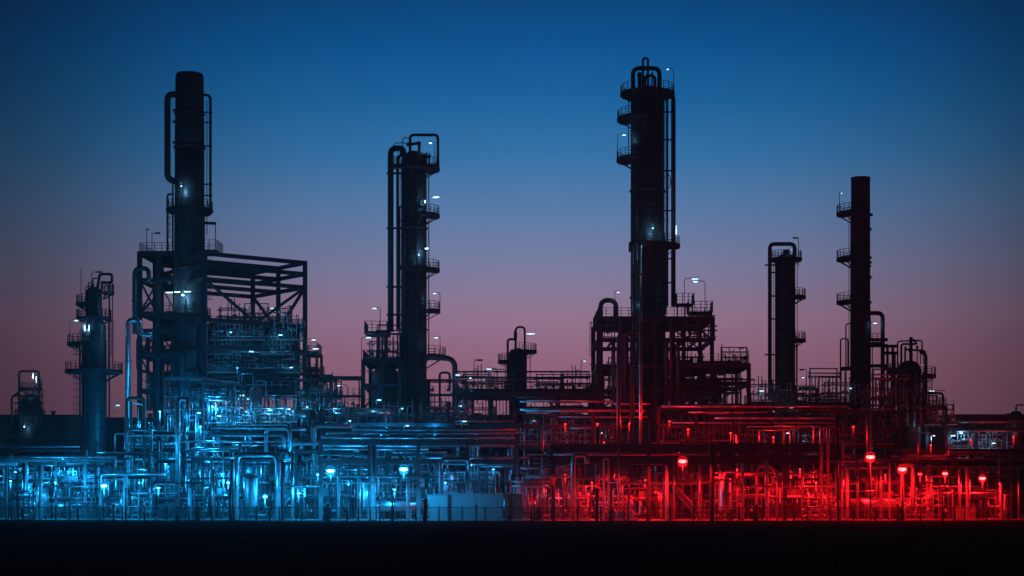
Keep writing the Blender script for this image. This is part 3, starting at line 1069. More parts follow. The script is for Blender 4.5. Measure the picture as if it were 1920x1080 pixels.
# ---- H: column with arched overhead pipe
Y = 262
k = K * Y
r_ = col_root('process_column', 1474, Y, 'slender column with long arched overhead pipe down its left side')
cx, cy = xx(1474, Y), Y
R = 17 * k
shell(r_, cx, cy, [(R * 1.03, 0.05), (R, 3), (R, zz(486, Y)), (R * .75, zz(479, Y)), (R * .25, zz(475, Y))], 'clad')
part_pipe(r_, [at(1443.5, 750, Y), at(1443.5, 457.5, Y), at(1490, 457.5, Y), at(1490, 490, Y)], 3.7 * k, 9 * k, 'dark', 'vapour_pipe', 14)
part_pipe(r_, [at(1455, 750, Y), at(1455, 486, Y)], 2 * k, None, 'dark', 'riser_pipe')
part_pipe(r_, [at(1474, 482, Y), at(1474, 469, Y)], 6 * k, None, 'dark', 'nozzle')
for py in (497, 511, 555, 598, 665):
    q = MB().bar(at(1434 if py in (497, 665) else 1443, py, Y), at(1460, py, Y), 0.2)
    obj('pipe_clamp', q, 'dark', r_)
q = MB().ladder(xx(1450, Y), Y - 1, zz(750, Y), zz(490, Y), 0, -1, 0.3, False)
obj('ladder', q, 'dark', r_)
platform(r_, cx, cy, R, 12 * k, 0, 360, zz(486, Y))
platform(r_, cx, cy, R, 19 * k, -70, 40, zz(557, Y))
platform(r_, cx, cy, R, 19 * k, -70, 40, zz(638, Y))
ladder(r_, cx, cy, R, -8, zz(557, Y), zz(486, Y), False)
ladder(r_, cx, cy, R, -8, zz(638, Y), zz(557, Y), False)
ladder(r_, cx, cy, R, -8, zz(740, Y), zz(638, Y), False)
lamp_post(1497.5, 500, Y - 1, 446, 1491, False, 'unlit lamp atop the slender column with the arched pipe', 'Lw', 0, 9)
globe_lamp(1484, 468, Y - 1.4, 468, 'Lw', 15, 'tiny white lamp under the arch of the slender column', 0.1, False)

# ---- I: plain chimney
Y = 252
k = K * Y
r_ = col_root('chimney', 1613, Y, 'plain round dark chimney with three railed platforms on its left side', 'chimney')
cx, cy = xx(1613.5, Y), Y
R = 18 * k
shell(r_, cx, cy, [(19.5 * k, 0.05), (19 * k, zz(600, Y)), (R, zz(570, Y)), (17.6 * k, zz(336, Y)), (18.1 * k, zz(336, Y)), (18.1 * k, zz(333, Y)), (16.5 * k, zz(333, Y))], 'stack', 'shell',
      [(R, zz(404, Y), 0.2), (R, zz(500, Y), 0.15)])
for py in (400, 485, 566):
    platform(r_, cx, cy, R, 26 * k, 125, 260, zz(py, Y))
ladder(r_, cx, cy, R, 195, zz(485, Y), zz(400, Y), False)
ladder(r_, cx, cy, R, 195, zz(566, Y), zz(485, Y), False)
ladder(r_, cx, cy, R, 195, zz(690, Y), zz(566, Y), False)
for py in (403, 430, 483, 492, 520, 567):
    q = MB().bar(at(1630, py, Y), at(1636 if py == 403 else 1634, py, Y), 0.35)
    obj('lug', q, 'dark', r_)
part_pipe(r_, [at(1620, 587, Y - .5), at(1655, 587, Y - .5), at(1655, 760, Y - .5)], 4 * k, 10 * k, 'steel', 'flue_pipe', 14)
q = MB()
for py in (637, 648, 686):
    q.bar(at(1632, py, Y - .6), at(1664, py, Y - .6), 0.45)
obj('bracket', q, 'dark', r_)
q = MB()
for py in (649, 662, 692):
    q.bar(at(1656.5, py, Y - 3), at(1684, py, Y - 3), 0.4)
for pxx in (1664, 1674):
    q.bar(at(pxx, 649, Y - 3.3), at(pxx, 770, Y - 3.3), 0.3)
obj('link_frame', q, 'dark', r_)
lamp_post(1574, 400, Y - 1, 361, 1578, True, 'tiny lamp on the top platform of the plain chimney', 'Lw', 0, 3)
lamp_post(1633, 640, Y - 1, 605, 1641, True, 'small lit lamp right of the plain chimney', 'Lw', 25, 8)
r_ = thing('railed_platform', at(1642, 642, 251), 'small railed platform right of the plain chimney', 'platform')
q = MB()
A, B = at(1633, 642, 249), at(1651, 642, 249)
q.box(A.x, B.x, 248, 252, A.z - 0.2, A.z)
dk = obj('deck', q, 'dark', r_)
q = MB().rail([Vector((A.x, 248.1, A.z)), Vector((B.x, 248.1, A.z))], 1.2, 0.045, 0.8)
obj('railing', q, 'dark', dk)
long_pipe([at(1576, 760, 250), at(1576, 635, 250), at(1590, 635, 250), at(1590, 690, 250)], 1.4 * K * 250, 'dark', 'narrow stepped pipe just left of the plain chimney', 0.4)
long_pipe([at(1586, 760, 249), at(1586, 607, 249), at(1596, 607, 249)], 1.2 * K * 249, 'dark', 'narrow tall pipe hugging the left side of the plain chimney', 0.4)
long_pipe([at(1575, 692, 247), at(1606, 690, 247), at(1613, 705, 247), at(1613, 780, 247)], 4 * K * 247, 'steel', 'stout elbow pipe across the foot of the plain chimney', 1.0, 14)

# ---- J: domed drum right of the chimney
Y = 244
k = K * Y
r_ = col_root('domed_drum', 1705, Y, 'stout domed drum with crowded pipework and two small decks', 'drum')
cx, cy = xx(1705, Y), Y
R = 21.5 * k
shell(r_, cx, cy, [(R, 0.05), (R, zz(695, Y)), (R * .92, zz(686, Y)), (R * .7, zz(680, Y)), (R * .35, zz(676.5, Y)), (R * .1, zz(676, Y))], 'clad')
part_pipe(r_, [at(1683, 770, Y), at(1683, 640, Y), at(1729, 638, Y), at(1729, 665, Y)], 1.4 * k, 5 * k)
part_pipe(r_, [at(1708, 678, Y), at(1708, 632, Y)], 3.2 * k, None, 'dark', 'vent')
part_pipe(r_, [at(1690, 690, Y - 1), at(1690, 645, Y - 1), at(1720, 645, Y - 1), at(1712, 636, Y - 1)], 2.0 * k, 5 * k)
part_pipe(r_, [at(1697, 680, Y - 1), at(1697, 655, Y - 1), at(1735, 658, Y - 1), at(1735, 770, Y - 1)], 1.8 * k, 5 * k)
part_pipe(r_, [at(1738, 770, Y), at(1738, 665, Y), at(1726, 662, Y)], 1.1 * k, 4 * k)
part_pipe(r_, [at(1686, 770, Y - 1.8), at(1686, 690, Y - 1.8)], 1.8 * k)
for xo, t in ((1694, 650), (1702, 655), (1716, 648), (1722, 656), (1728, 660)):
    q = MB().lathe(xx(xo, Y), Y - 1.2, [(1 * k, zz(684, Y)), (1 * k, zz(t + 8, Y)), (2.4 * k, zz(t + 7, Y)), (2.4 * k, zz(t + 4, Y)), (0.8 * k, zz(t, Y))], 10)
    obj('relief_valve', q, 'dark', r_)
platform(r_, cx, cy, R, 27 * k, -60, 50, zz(705, Y))
platform(r_, cx, cy, R, 20 * k, 140, 260, zz(698, Y))
q = MB().ladder(xx(1733, Y), Y - 1.5, zz(770, Y), zz(705, Y), 1, 0, 0.5, True)
obj('ladder', q, 'dark', r_)
for pa, pb, rr in ((1664, 705, 2), (1672, 690, 2.4), (1678, 665, 1.6), (1731, 700, 2.0), (1742, 735, 1.5)):
    part_pipe(r_, [at(pa, 790, Y - 2.2), at(pa, pb, Y - 2.2), at(pa, pb, Y)], rr * k, 3 * k, 'dark')
lp = lamp_post(1755, 770, Y, 732, 1747, True, 'double-headed lamp with one side lit beyond the domed drum', 'Lw', 25, 10)
q = MB()
q.bar(at(1755, 732, Y), at(1765, 732, Y), 0.08)
q.bar(at(1763, 732, Y), at(1772, 732, Y), 0.25, 0.1)
obj('lamp_arm', q, 'steel', lp)
lz = [zz(p, 246) for p in (800, 768)]
frame('support_frame', 'low railed frame right of the domed drum under a double lamp', rect(1738, 1774, 241, 252), lz, 0.35, 0.4, 1, (), (1,), (1,))

def dress(root_px, Y, rpx, pys, top, bot, seed, m='dark'):
    rg = random.Random(seed)
    cx, cy = xx(root_px, Y), Y
    R = rpx * K * Y
    root = None
    for o in COL.objects:
        if o.parent is None and o.type == 'EMPTY' and abs(o.location.y - Y) < .01 and abs(o.location.x - cx) < R * .5:
            root = o
    for j in range(4):
        a = math.radians(rg.uniform(200, 345))
        r2 = rg.uniform(.05, .12)
        x, y = cx + (R + r2 + .15) * math.cos(a), cy + (R + r2 + .15) * math.sin(a)
        z0, z1 = zz(bot, Y), zz(top + rg.uniform(0, (bot - top) * .6), Y)
        xi, yi = cx + R * .98 * math.cos(a), cy + R * .98 * math.sin(a)
        q = MB().pipe([(x, y, z0), (x, y, z1), (xi, yi, z1 + .01)], r2, .15, 8)
        z = z0 + 2
        while z < z1 - 1:
            q.bar((xi, yi, z), (x, y, z), .09)
            z += 4.5
        obj('conduit', q, m, root)
    for py in pys:
        a = math.radians(rg.uniform(215, 325))
        z = zz(py, Y) + 1.4
        c, s_ = math.cos(a), math.sin(a)
        q = MB().tube((cx + R * .98 * c, cy + R * .98 * s_, z), (cx + (R + .35) * c, cy + (R + .35) * s_, z), .34, 14)
        q.tube((cx + (R + .35) * c, cy + (R + .35) * s_, z), (cx + (R + .45) * c, cy + (R + .45) * s_, z), .46, 14)
        obj('manway', q, m, root)
    n = int((bot - top) / 26)
    for j in range(n):
        z = zz(top + (bot - top) * (j + .5) / n, Y)
        q = MB().lathe(cx, cy, [(R - .02, z), (R + .045, z + .01), (R + .045, z + .12), (R - .02, z + .13)], 36)
        obj('insulation_band', q, m, root)


dress(776, 236, 24, (404, 506, 583, 668), 320, 760, 3)
dress(1214, 240, 31.5, (223, 299, 461), 190, 740, 4)
dress(1474, 262, 17, (557, 638), 495, 740, 5)
dress(355.5, 245, 31, (594, 668), 515, 730, 6)
dress(176, 240, 22.5, (645, 696), 615, 820, 7, 'steel')
dress(1613.5, 252, 19, (640,), 590, 740, 8)
dress(1705, 244, 21.5, (720,), 700, 790, 9)

# ================================================================== decks, racks, bridges
lz = [zz(p, 247) for p in (735, 702, 668, 641, 614)]
frame('cooler_bank', 'stacked cyan-lit cooler decks inside the open square steel frame', rect(392, 560, 246, 257, -1.5), lz, 0.35, 0.45, 4, (), (0, 1, 2, 3, 4), (0, 1, 2, 4))
lz = [zz(p, 244) for p in (760, 722, 692, 663)]
frame('stepped_platform', 'railed platform sticking out right of the square steel frame', rect(570, 594, 243, 249), lz, 0.35, 0.4, 1, (('f', 0, 1, '/'),), (3,), (3,))
lz = [zz(p, 246) for p in (770, 738, 706)]
frame('stepped_platform', 'lower stepped platform with pipe bends right of the square steel frame', rect(588, 622, 246, 252), lz, 0.3, 0.4, 1, (('r', 0, 0, 'x'),), (2, 1), ())
lz = [zz(p, 243) for p in (706,)]
frame('stepped_platform', 'small railed landing between the two stepped platforms', rect(578, 602, 240, 244), lz, 0.25, 0.3, 1, (), (0,), (0,))
for n_, (py_, w0, w1) in enumerate(((735, 398, 552), (702, 400, 470), (702, 480, 548), (668, 396, 556), (641, 398, 466), (641, 474, 554))):
    A_, B_ = at(w0, py_ - 5, 249), at(w1, py_ - 5, 249)
    c_ = thing('air_cooler', ((A_.x + B_.x) / 2, 249, A_.z), 'wide finned air cooler box ' + ['lying on the lowest', 'at the stack end of the second', 'at the post end of the second', 'filling the third',
               'at the stack end of the fourth', 'at the post end of the fourth'][n_] + ' cooler deck', 'air cooler')
    q = MB().box(A_.x, B_.x, 249.2, 254, A_.z, A_.z + 1.15)
    obj('tube_bundle', q, 'steel', c_)
    q = MB()
    for j_ in range(9):
        x_ = A_.x + (B_.x - A_.x) * (j_ + .5) / 9
        q.box(x_ - .1, x_ + .1, 249.0, 249.197, A_.z + .05, A_.z + 1.1)
    q.box(A_.x + .02, B_.x - .02, 248.94, 248.997, A_.z + .5, A_.z + .66)
    obj('header_box', q, 'galv', c_)
long_pipe([at(575, 708, 243), at(619, 708, 243), at(619, 745, 243), at(626, 760, 243)], 1.6 * K * 243, 'steel', 'thin double-bend pipe falling off the lower stepped platform', 0.7)
long_pipe([at(575, 714, 242), at(613, 714, 242), at(613, 770, 242)], 1.6 * K * 242, 'steel', 'thin single-bend pipe falling off the lower stepped platform', 0.7)

lz = [zz(p, 212) for p in (866, 829)]
frame('pipe_rack', 'front pipe rack with cyan-lit posts either side of the bright lamps', rect(602, 968, 211.5, 221), lz, 0.5, 0.5, 4, (), (), (), 'galv')
lz = [zz(p, 213) for p in (862, 840)]
frame('pipe_rack', 'front pipe rack with red-lit posts below the tallest tower', rect(1037, 1366, 212.5, 221), lz, 0.55, 1.0, 3, (), (), (), 'steel')
lz = [zz(p, 214) for p in (862, 840)]
frame('pipe_rack', 'front pipe rack with red-lit posts below the slender arched column', rect(1371, 1572, 212.6, 221), lz, 0.55, 1.0, 2, (), (), (), 'steel')
lz = [zz(p, 226) for p in (838, 800, 765)]
frame('pipe_rack', 'rear tall pipe rack running behind the short bridge column', rect(965, 1185, 226, 235), lz, 0.45, 0.4, 3, (), (), ())
frame('pipe_rack', 'rear tall pipe rack running behind the lone red lamp', rect(1235, 1445, 226, 235), lz, 0.45, 0.4, 3, (), (), ())
lz = [zz(p, 228) for p in (838, 805, 772)]
frame('pipe_rack', 'rear tall pipe rack at the foot of the plain chimney', rect(1500, 1690, 228, 236), lz, 0.45, 0.4, 3, (), (), ())
lz = [zz(p, 224) for p in (845, 812)]
frame('pipe_rack', 'rear pipe rack behind the tall bent cyan pipe', rect(395, 560, 224, 233), lz, 0.45, 0.45, 3, (), (), ())
frame('pipe_rack', 'rear pipe rack below the caged frame of the stack', rect(250, 345, 224, 233), lz, 0.4, 0.4, 2, (), (), ())
lz = [zz(p, 232) for p in (838, 800)]
frame('pipe_rack', 'rear pipe rack below the square-loop tower', rect(600, 850, 226, 235), lz, 0.4, 0.4, 4, (), (1,), (1,))
lz = [zz(p, 240) for p in (800, 741)]
frame('pipe_bridge', 'long railed pipe bridge between the two tall towers', rect(858, 1110, 238, 246), lz, 0.45, 0.6, 4, (), (1,), (1,))
lz = [zz(p, 242) for p in (800, 760)]
frame('pipe_bridge', 'railed bridge at the foot of the slender arched column', rect(1408, 1600, 240, 247), lz, 0.4, 0.6, 4, (), (1,), (1,))
lz = [zz(p, 218) for p in (864,)]
frame('pipe_bridge', 'low cyan-lit pipe bridge at the edge by the slim column', rect(-60, 215, 217, 224), lz, 0.3, 0.35, 5, (), (), (), 'galv')
lz = [zz(p, 222) for p in (868, 846)]
frame('pipe_bridge', 'low red-lit pipe bridge at the far right edge', rect(1695, 2010, 221, 230), lz, 0.45, 0.55, 5, (), (), ())
lz = [zz(p, 246) for p in (845, 806, 783)]
frame('pipe_bridge', 'dark upper pipe bridge on the right skyline beyond the drum', rect(1778, 2040, 245, 254), lz, 0.4, 0.5, 5, (), (2,), ())

HZ = []


def hp(px0, px1, py, Y, r, m, drop0=None, drop1=None, dy=0.0):
    """horizontal run; drop0/drop1 = photo row an end bends down (or up) to"""
    pts = [at(px0, py, Y), at(px1, py, Y + dy)]
    if drop0:
        pts.insert(0, at(px0, drop0, Y))
    if drop1:
        pts.append(at(px1, drop1, Y + dy))
    o = long_pipe(pts, r * K * Y, m, '', None, 12 if r > 2 else 8)
    size = 'slim' if r < 1.7 else 'medium' if r < 3 else 'stout'
    shape = 'level pipe' if not (drop0 or drop1) else 'end-bent pipe' if not (drop0 and drop1) else 'twice-bent pipe'
    tone = {'pipe': 'shiny', 'galv': 'grey', 'steel': 'dark', 'dark': 'black', 'rust': 'rusty', 'pale': 'pale'}[m]
    o.name = 'rack_pipe'
    o['category'] = 'rack pipe'
    HZ.append((o, py, (px0 + px1) / 2, f'{size} {tone} {shape}'))
    return o


# left low bridge
hp(-60, 218, 857, 217, 3.6, 'pipe')
hp(56, 195, 869, 218, 4.6, 'pipe', None, None)
hp(-60, 32, 870, 217.5, 4.2, 'pale')
hp(-60, 150, 845, 238, 3, 'steel')
hp(-60, 150, 838, 236, 2, 'galv')
hp(-60, 165, 825, 244, 3, 'steel')
hp(128, 230, 896, 222, 2.5, 'pale')
# below stack
hp(188, 310, 889, 208, 2.9, 'pipe', 976)
hp(240, 330, 816, 214, 2.2, 'pipe')
hp(232, 330, 832, 226, 2, 'galv')
hp(290, 328, 908, 210, 2.2, 'pipe', 940)
hp(245, 330, 861, 226, 2.6, 'galv')
hp(222, 300, 893, 230, 2, 'galv')
hp(395, 543, 802, 214, 3.6, 'pipe', None, 846)
hp(395, 533, 816, 215, 3, 'galv', None, 842)
hp(340, 560, 828, 223, 2.2, 'galv')
hp(440, 560, 835, 224, 2, 'pipe')
hp(340, 430, 845, 221, 2.4, 'pipe')
hp(545, 602, 832, 220, 3.2, 'pale')
hp(428, 540, 846, 226, 1.6, 'galv')
hp(400, 560, 785, 236, 2.2, 'galv')
hp(372, 560, 776, 238, 1.6, 'pipe')
hp(392, 478, 745, 236, 1.6, 'galv', 790)
for i, (a, b, py) in enumerate(((396, 556, 631), (400, 560, 648), (392, 545, 655), (398, 556, 660), (400, 560, 676), (396, 556, 682), (404, 560, 690), (396, 556, 708),
                                (402, 552, 714), (398, 560, 722))):
    hp(a, b, py, 243.8 - (i % 3) * .4, 1.0 + (i % 2) * .5, ('galv', 'steel', 'steel')[i % 3])
# front rack, cyan part
hp(600, 700, 853, 211, 1.6, 'pipe')
hp(600, 800, 842, 216, 2.6, 'pipe')
hp(606, 968, 835, 214, 3, 'pipe')
hp(602, 966, 820, 213, 3.2, 'pipe')
hp(610, 968, 812, 217, 2.6, 'galv')
hp(660, 968, 806, 219, 2.2, 'galv')
hp(620, 968, 826, 219, 2.6, 'steel')
hp(705, 790, 922, 212.5, 1.4, 'pipe')
hp(610, 690, 880, 214, 1.6, 'galv')
hp(795, 968, 858, 214, 2.4, 'galv')
hp(640, 760, 797, 228, 1.8, 'pipe')
hp(560, 700, 772, 242, 3.2, 'dark')
hp(620, 690, 775, 238, 1.4, 'galv')
hp(800, 966, 790, 232, 2, 'galv')
hp(850, 968, 790, 229, 1.6, 'pipe', 840)
# skyline bridge pipes
hp(858, 1106, 697, 240, 1.7, 'dark')
hp(850, 1106, 708, 239, 2, 'dark')
hp(866, 1046, 716, 241, 1.2, 'dark')
hp(858, 1106, 732, 240, 3.2, 'steel')
hp(868, 1110, 748, 239, 2.6, 'steel')
# red part
hp(975, 1150, 753, 225, 2.0, 'pipe')
hp(975, 1110, 768, 225.4, 2.6, 'pipe')
hp(985, 1210, 770, 224.6, 2.2, 'pipe')
hp(1045, 1215, 782, 226, 1.8, 'galv')
hp(1150, 1220, 757, 225, 2.2, 'pipe')
hp(970, 1110, 745, 226, 1.6, 'steel')
hp(1240, 1590, 762, 225, 2.6, 'pipe')
hp(1290, 1440, 773, 225.4, 2, 'pipe')
hp(1340, 1565, 784, 225, 2.6, 'pipe')
hp(1260, 1560, 793, 226, 2.2, 'galv')
hp(1400, 1565, 800, 225, 1.8, 'galv')
hp(1440, 1612, 768, 227, 2.2, 'steel')
hp(1037, 1330, 852, 212, 2.4, 'pipe')
hp(1037, 1200, 868, 214, 2.2, 'galv')
hp(1230, 1500, 858, 213, 2.2, 'pipe')
hp(1390, 1560, 866, 214, 1.8, 'pipe')
hp(1168, 1318, 907, 210, 1.9, 'pipe', 976)
hp(1150, 1240, 915, 212, 1.7, 'galv', 976, 976)
hp(975, 1075, 878, 214, 1.8, 'galv')
hp(1330, 1400, 918, 213, 1.3, 'pipe')
hp(1380, 1470, 890, 214, 2.6, 'rust')
hp(1450, 1560, 889, 213, 1.8, 'pipe')
hp(1575, 1665, 877, 213, 2.2, 'pipe')
hp(1575, 1640, 921, 214, 1.4, 'pipe')
hp(1540, 1640, 865, 212, 1.5, 'pipe')
# right bridge
hp(1698, 2000, 853, 221, 2.2, 'pipe')
hp(1690, 2000, 861, 220.5, 1.6, 'pipe')
hp(1690, 2000, 876, 222, 3, 'pipe')
hp(1700, 2000, 845, 224, 3.2, 'steel')
hp(1778, 2000, 778, 245, 1.5, 'dark')
hp(1780, 2000, 791, 244, 3, 'pipe')
hp(1790, 2000, 808, 244, 2.6, 'pipe')
hp(1660, 1745, 812, 240, 1.6, 'galv', None, 860)
hp(1745, 1835, 912, 214, 2, 'pipe')
hp(1740, 1800, 894, 216, 1.8, 'galv')


def bent(px0, px1, py, Y, r, m, label, b1=976):
    q = [at(px0, 976, Y), at(px0, py, Y), at(px1, py, Y), at(px1, b1, Y)]
    q[0].z = max(0.03, q[0].z - 1)
    if b1 > 960:
        q[3].z = 0.03
    q[0].z = 0.03
    return long_pipe(q, r * K * Y, m, label, r * K * Y * 3, 16)


bent(443, 521, 853, 206, 5.2, 'pipe', 'tall thick bent cyan-lit pipe shaped like a doorway', 976)
bent(434, 530, 862, 207, 3.4, 'steel', 'dark doorway-shaped pipe just behind the thick bent cyan one', 976)
bent(333, 352, 748, 212, 4.6, 'pipe', 'tall thick grey pipe standing at the right foot of the black stack', 800)
bent(826, 880, 861, 210, 3.6, 'pipe', 'shiny hooked pipe rising behind the pale cabinets', 884)
bent(1160, 1185, 625, 219, 4.2, 'steel', 'very tall dark hooked pipe left of the tallest tower', 830)
bent(1075, 1100, 853, 209, 4.6, 'pipe', 'stout bright red-lit hooked pipe at the colour border', 870)
bent(1132, 1141, 860, 209, 2.2, 'pale', 'narrow red-lit hairpin pipe beside the stout hooked one', 976)
bent(1540, 1552, 800, 212, 3.4, 'pipe', 'tall red-lit hairpin pipe below the slender arched column', 976)
bent(1692, 1712, 872, 208, 4, 'pale', 'stout red-lit hooked pipe behind the pole lamp by the drum', 960)

hp(1140, 1335, 905, 209.5, 1.8, 'galv')
hp(1345, 1570, 912, 209.5, 2, 'pipe')
hp(1345, 1470, 886, 210, 1.6, 'galv')
hp(606, 795, 906, 209.5, 1.8, 'pipe')
hp(606, 790, 893, 211, 2.2, 'galv')
hp(528, 600, 912, 209, 2, 'pipe')
hp(60, 185, 912, 210, 2, 'galv')
hp(245, 330, 925, 208.5, 1.8, 'galv')
hp(1700, 1900, 925, 210, 2, 'galv')
hp(985, 1075, 893, 210, 3, 'pale')

# pillar-like pipes lit in front
for px, top, Y, r, m, lab in (
        (700, 835, 210, 4.6, 'pale', 'stout glowing cyan standing pipe between the two bright lamps'),
        (673, 874, 213, 3.2, 'pale', 'pale cyan standing pipe near the second bright cyan lamp, topped low'),
        (765, 884, 212, 3.6, 'pale', 'pale standing pipe directly under the second bright cyan lamp'),
        (635, 850, 213, 2.6, 'pale', 'pale standing pipe just right of the first bright cyan lamp'),
        (548, 848, 213, 3.2, 'pipe', 'shiny standing pipe left of the first bright cyan lamp'),
        (1335, 835, 206, 4.4, 'dark', 'thick black standing pipe right of the lone red lamp'),
        (1571, 815, 206, 2.4, 'dark', 'thin black standing pipe left of the tall pole lamp'),
        (1120, 800, 216, 4.4, 'clad', 'bluish standing pipe below the arched pipe'),
        (972, 862, 211, 3, 'pale', 'red-lit standing pipe at the end of the dark red cabinet'),
        (356, 915, 208, 3, 'pale', 'short pale standing pipe by the twin blue-lit foot of the stack'),
        (1160, 842, 209, 2.4, 'galv', 'red-lit grey standing pipe first left of the tallest tower foot'),
        (1216, 845, 209, 4, 'rust', 'stout rusty standing pipe straight below the tallest tower'),
        (1250, 872, 208, 3.4, 'pale', 'bright red-lit standing pipe just left of the lone red lamp'),
        (1264, 858, 209, 2, 'galv', 'slim red-lit standing pipe almost touching the lone red lamp'),
        (1312, 870, 209, 2.4, 'galv', 'slim red-lit standing pipe right of the lone red lamp'),
        (1392, 868, 209, 3, 'pale', 'pale red-lit standing pipe below the end of the long railed deck'),
        (1438, 862, 210, 3.6, 'pale', 'stout pale red-lit standing pipe near the white working lamp'),
        (1457, 880, 208, 2, 'galv', 'slim standing pipe below the arched column, lowest topped'),
        (1505, 850, 210, 2.6, 'galv', 'grey red-lit standing pipe below the arched column, highest topped'),
        (1588, 870, 209, 3.2, 'pale', 'pale red-lit standing pipe left of the tall pole lamp'),
        (1608, 860, 211, 2, 'galv', 'slim red-lit standing pipe closest left of the tall pole lamp'),
        (1652, 852, 209, 3, 'galv', 'grey red-lit standing pipe closest right of the tall pole lamp'),
        (1668, 868, 210, 2.2, 'pale', 'slim pale standing pipe between the two pole lamps'),
        (1742, 884, 210, 5, 'pale', 'stout red-lit standing pipe behind the row of red lamps'),
        (1800, 880, 210, 2.6, 'galv', 'grey red-lit standing pipe under the far right bridge, slimmer'),
        (1815, 878, 209, 4, 'pale', 'stout red-lit standing pipe under the far right bridge'),
        (1878, 905, 208, 3.4, 'pale', 'short stout red-lit pipe near the right edge'),
        (45, 868, 210, 3, 'galv', 'grey cyan-lit standing pipe under the low bridge, second from the edge'),
        (76, 872, 209, 3.2, 'pale', 'pale cyan-lit standing pipe under the low bridge, third from the edge'),
        (12, 872, 209, 2.4, 'pale', 'pale cyan-lit standing pipe nearest the left edge'),
        (235, 890, 209, 4.4, 'pale', 'stout pale cyan-lit standing pipe under the caged stack frame'),
        (400, 880, 208, 2.8, 'pipe', 'shiny cyan-lit standing pipe left of the tall bent pipe')):
    b = at(px, 976, Y)
    b.z = 0.03
    long_pipe([b, at(px, top, Y)], r * K * Y, m, lab, None, 16)

# ================================================================== cabinets


def cabinet(px0, px1, py, Y, D, label, m='white', nd=2, vents=True):
    x0, x1 = xx(px0, Y), xx(px1, Y)
    h = zz(py, Y)
    r_ = thing('electrical_cabinet', ((x0 + x1) / 2, Y, 0.02), label, 'cabinet')
    q = MB().box(x0, x1, Y, Y + D, 0.2, h - 0.12)
    obj('housing', q, m, r_)
    q = MB().box(x0 - 0.03, x1 + 0.03, Y - 0.05, Y + D + 0.05, 0.02, 0.198)
    obj('plinth', q, 'conc', r_)
    q = MB().box(x0 - 0.06, x1 + 0.06, Y - 0.1, Y + D + 0.1, h - 0.118, h)
    obj('roof', q, m, r_)
    w = (x1 - x0) / nd
    for i in range(nd):
        a, b = x0 + i * w + 0.08, x0 + (i + 1) * w - 0.08
        q = MB().box(a, b, Y - 0.04, Y - 0.002, 0.32, h - 0.28)
        d = obj('door', q, m, r_)
        q = MB().box(b - 0.2, b - 0.13, Y - 0.1, Y - 0.043, h * 0.42, h * 0.42 + 0.3)
        obj('handle', q, 'dark', d)
        if vents:
            q = MB()
            for j in range(6):
                q.box(a + 0.25, a + (b - a) * 0.55, Y - 0.065, Y - 0.043, h - 0.75 - j * 0.07, h - 0.715 - j * 0.07)
            obj('vent', q, 'dark', d)
    return r_


cabinet(801, 840, 927, 207, 3.0, 'shorter of two pale cyan-lit switchgear cabinets behind the fence', 'white', 1, False)
cabinet(843, 944, 925, 207.4, 3.2, 'long pale cyan-lit switchgear cabinet behind the fence', 'white', 2, False)
cabinet(946, 979, 926, 206.5, 3.0, 'dark reddish box at the end of the pale cabinets', 'rust', 1, False)
cabinet(1006, 1028, 934, 214, 1.2, 'small bright white box in the red-lit yard by the border', 'white', 1, False)
cabinet(297, 322, 945, 209, 1.5, 'small dark cabinet below the black stack', 'steel', 1)
cabinet(1795, 1830, 950, 212, 2.2, 'low box under the red-lit bridge at the far end', 'white', 2)
cabinet(1440, 1530, 945, 215, 2.5, 'long dim red-lit cabinet below the slender arched column', 'steel', 4)
cabinet(-20, 36, 932, 226, 3.5, 'long cyan-lit cabinet at the left edge under the low bridge', 'white', 4)

# ================================================================== repeated plant units


def ring(mb_, c, R, r, axis='y', n=14):
    c = Vector(c)
    pts = []
    for i in range(n + 1):
        a = 2 * PI * i / n
        if axis == 'y':
            pts.append(c + Vector((R * math.cos(a), 0, R * math.sin(a))))
        elif axis == 'x':
            pts.append(c + Vector((0, R * math.cos(a), R * math.sin(a))))
        else:
            pts.append(c + Vector((R * math.cos(a), R * math.sin(a), 0)))
    mb_.sweep(pts, r, 5, True, False)


def valve(root, c, s=1.0, wheel_axis='y', m='galv'):
    c = Vector(c)
    q = MB()
    q.lathe(c.x, c.y, [(0.09 * s, c.z - 0.2 * s), (0.2 * s, c.z - 0.17 * s), (0.2 * s, c.z + 0.15 * s), (0.11 * s, c.z + 0.2 * s), (0.08 * s, c.z + 0.4 * s)], 10)
    q.tube(c + Vector((-0.3 * s, 0, 0)), c + Vector((-0.24 * s, 0, 0)), 0.2 * s, 10)
    q.tube(c + Vector((0.24 * s, 0, 0)), c + Vector((0.3 * s, 0, 0)), 0.2 * s, 10)
    q.tube(c + Vector((-0.25 * s, 0, 0)), c + Vector((0.25 * s, 0, 0)), 0.12 * s, 8)
    v = obj('valve', q, m, root)
    q = MB()
    if wheel_axis == 'y':
        hc = c + Vector((0, -0.4 * s, 0.3 * s))
        q.tube(c + Vector((0, 0, 0.3 * s)), hc, 0.03 * s, 5)
    else:
        hc = c + Vector((0, 0, 0.6 * s))
        q.tube(c + Vector((0, 0, 0.3 * s)), hc, 0.03 * s, 5)
    ring(q, hc, 0.26 * s, 0.03 * s, wheel_axis if wheel_axis == 'y' else 'z', 12)
    q.bar(hc - Vector((0.25 * s, 0, 0)), hc + Vector((0.25 * s, 0, 0)), 0.03)
    obj('handwheel', q, 'galv', v)
    return v


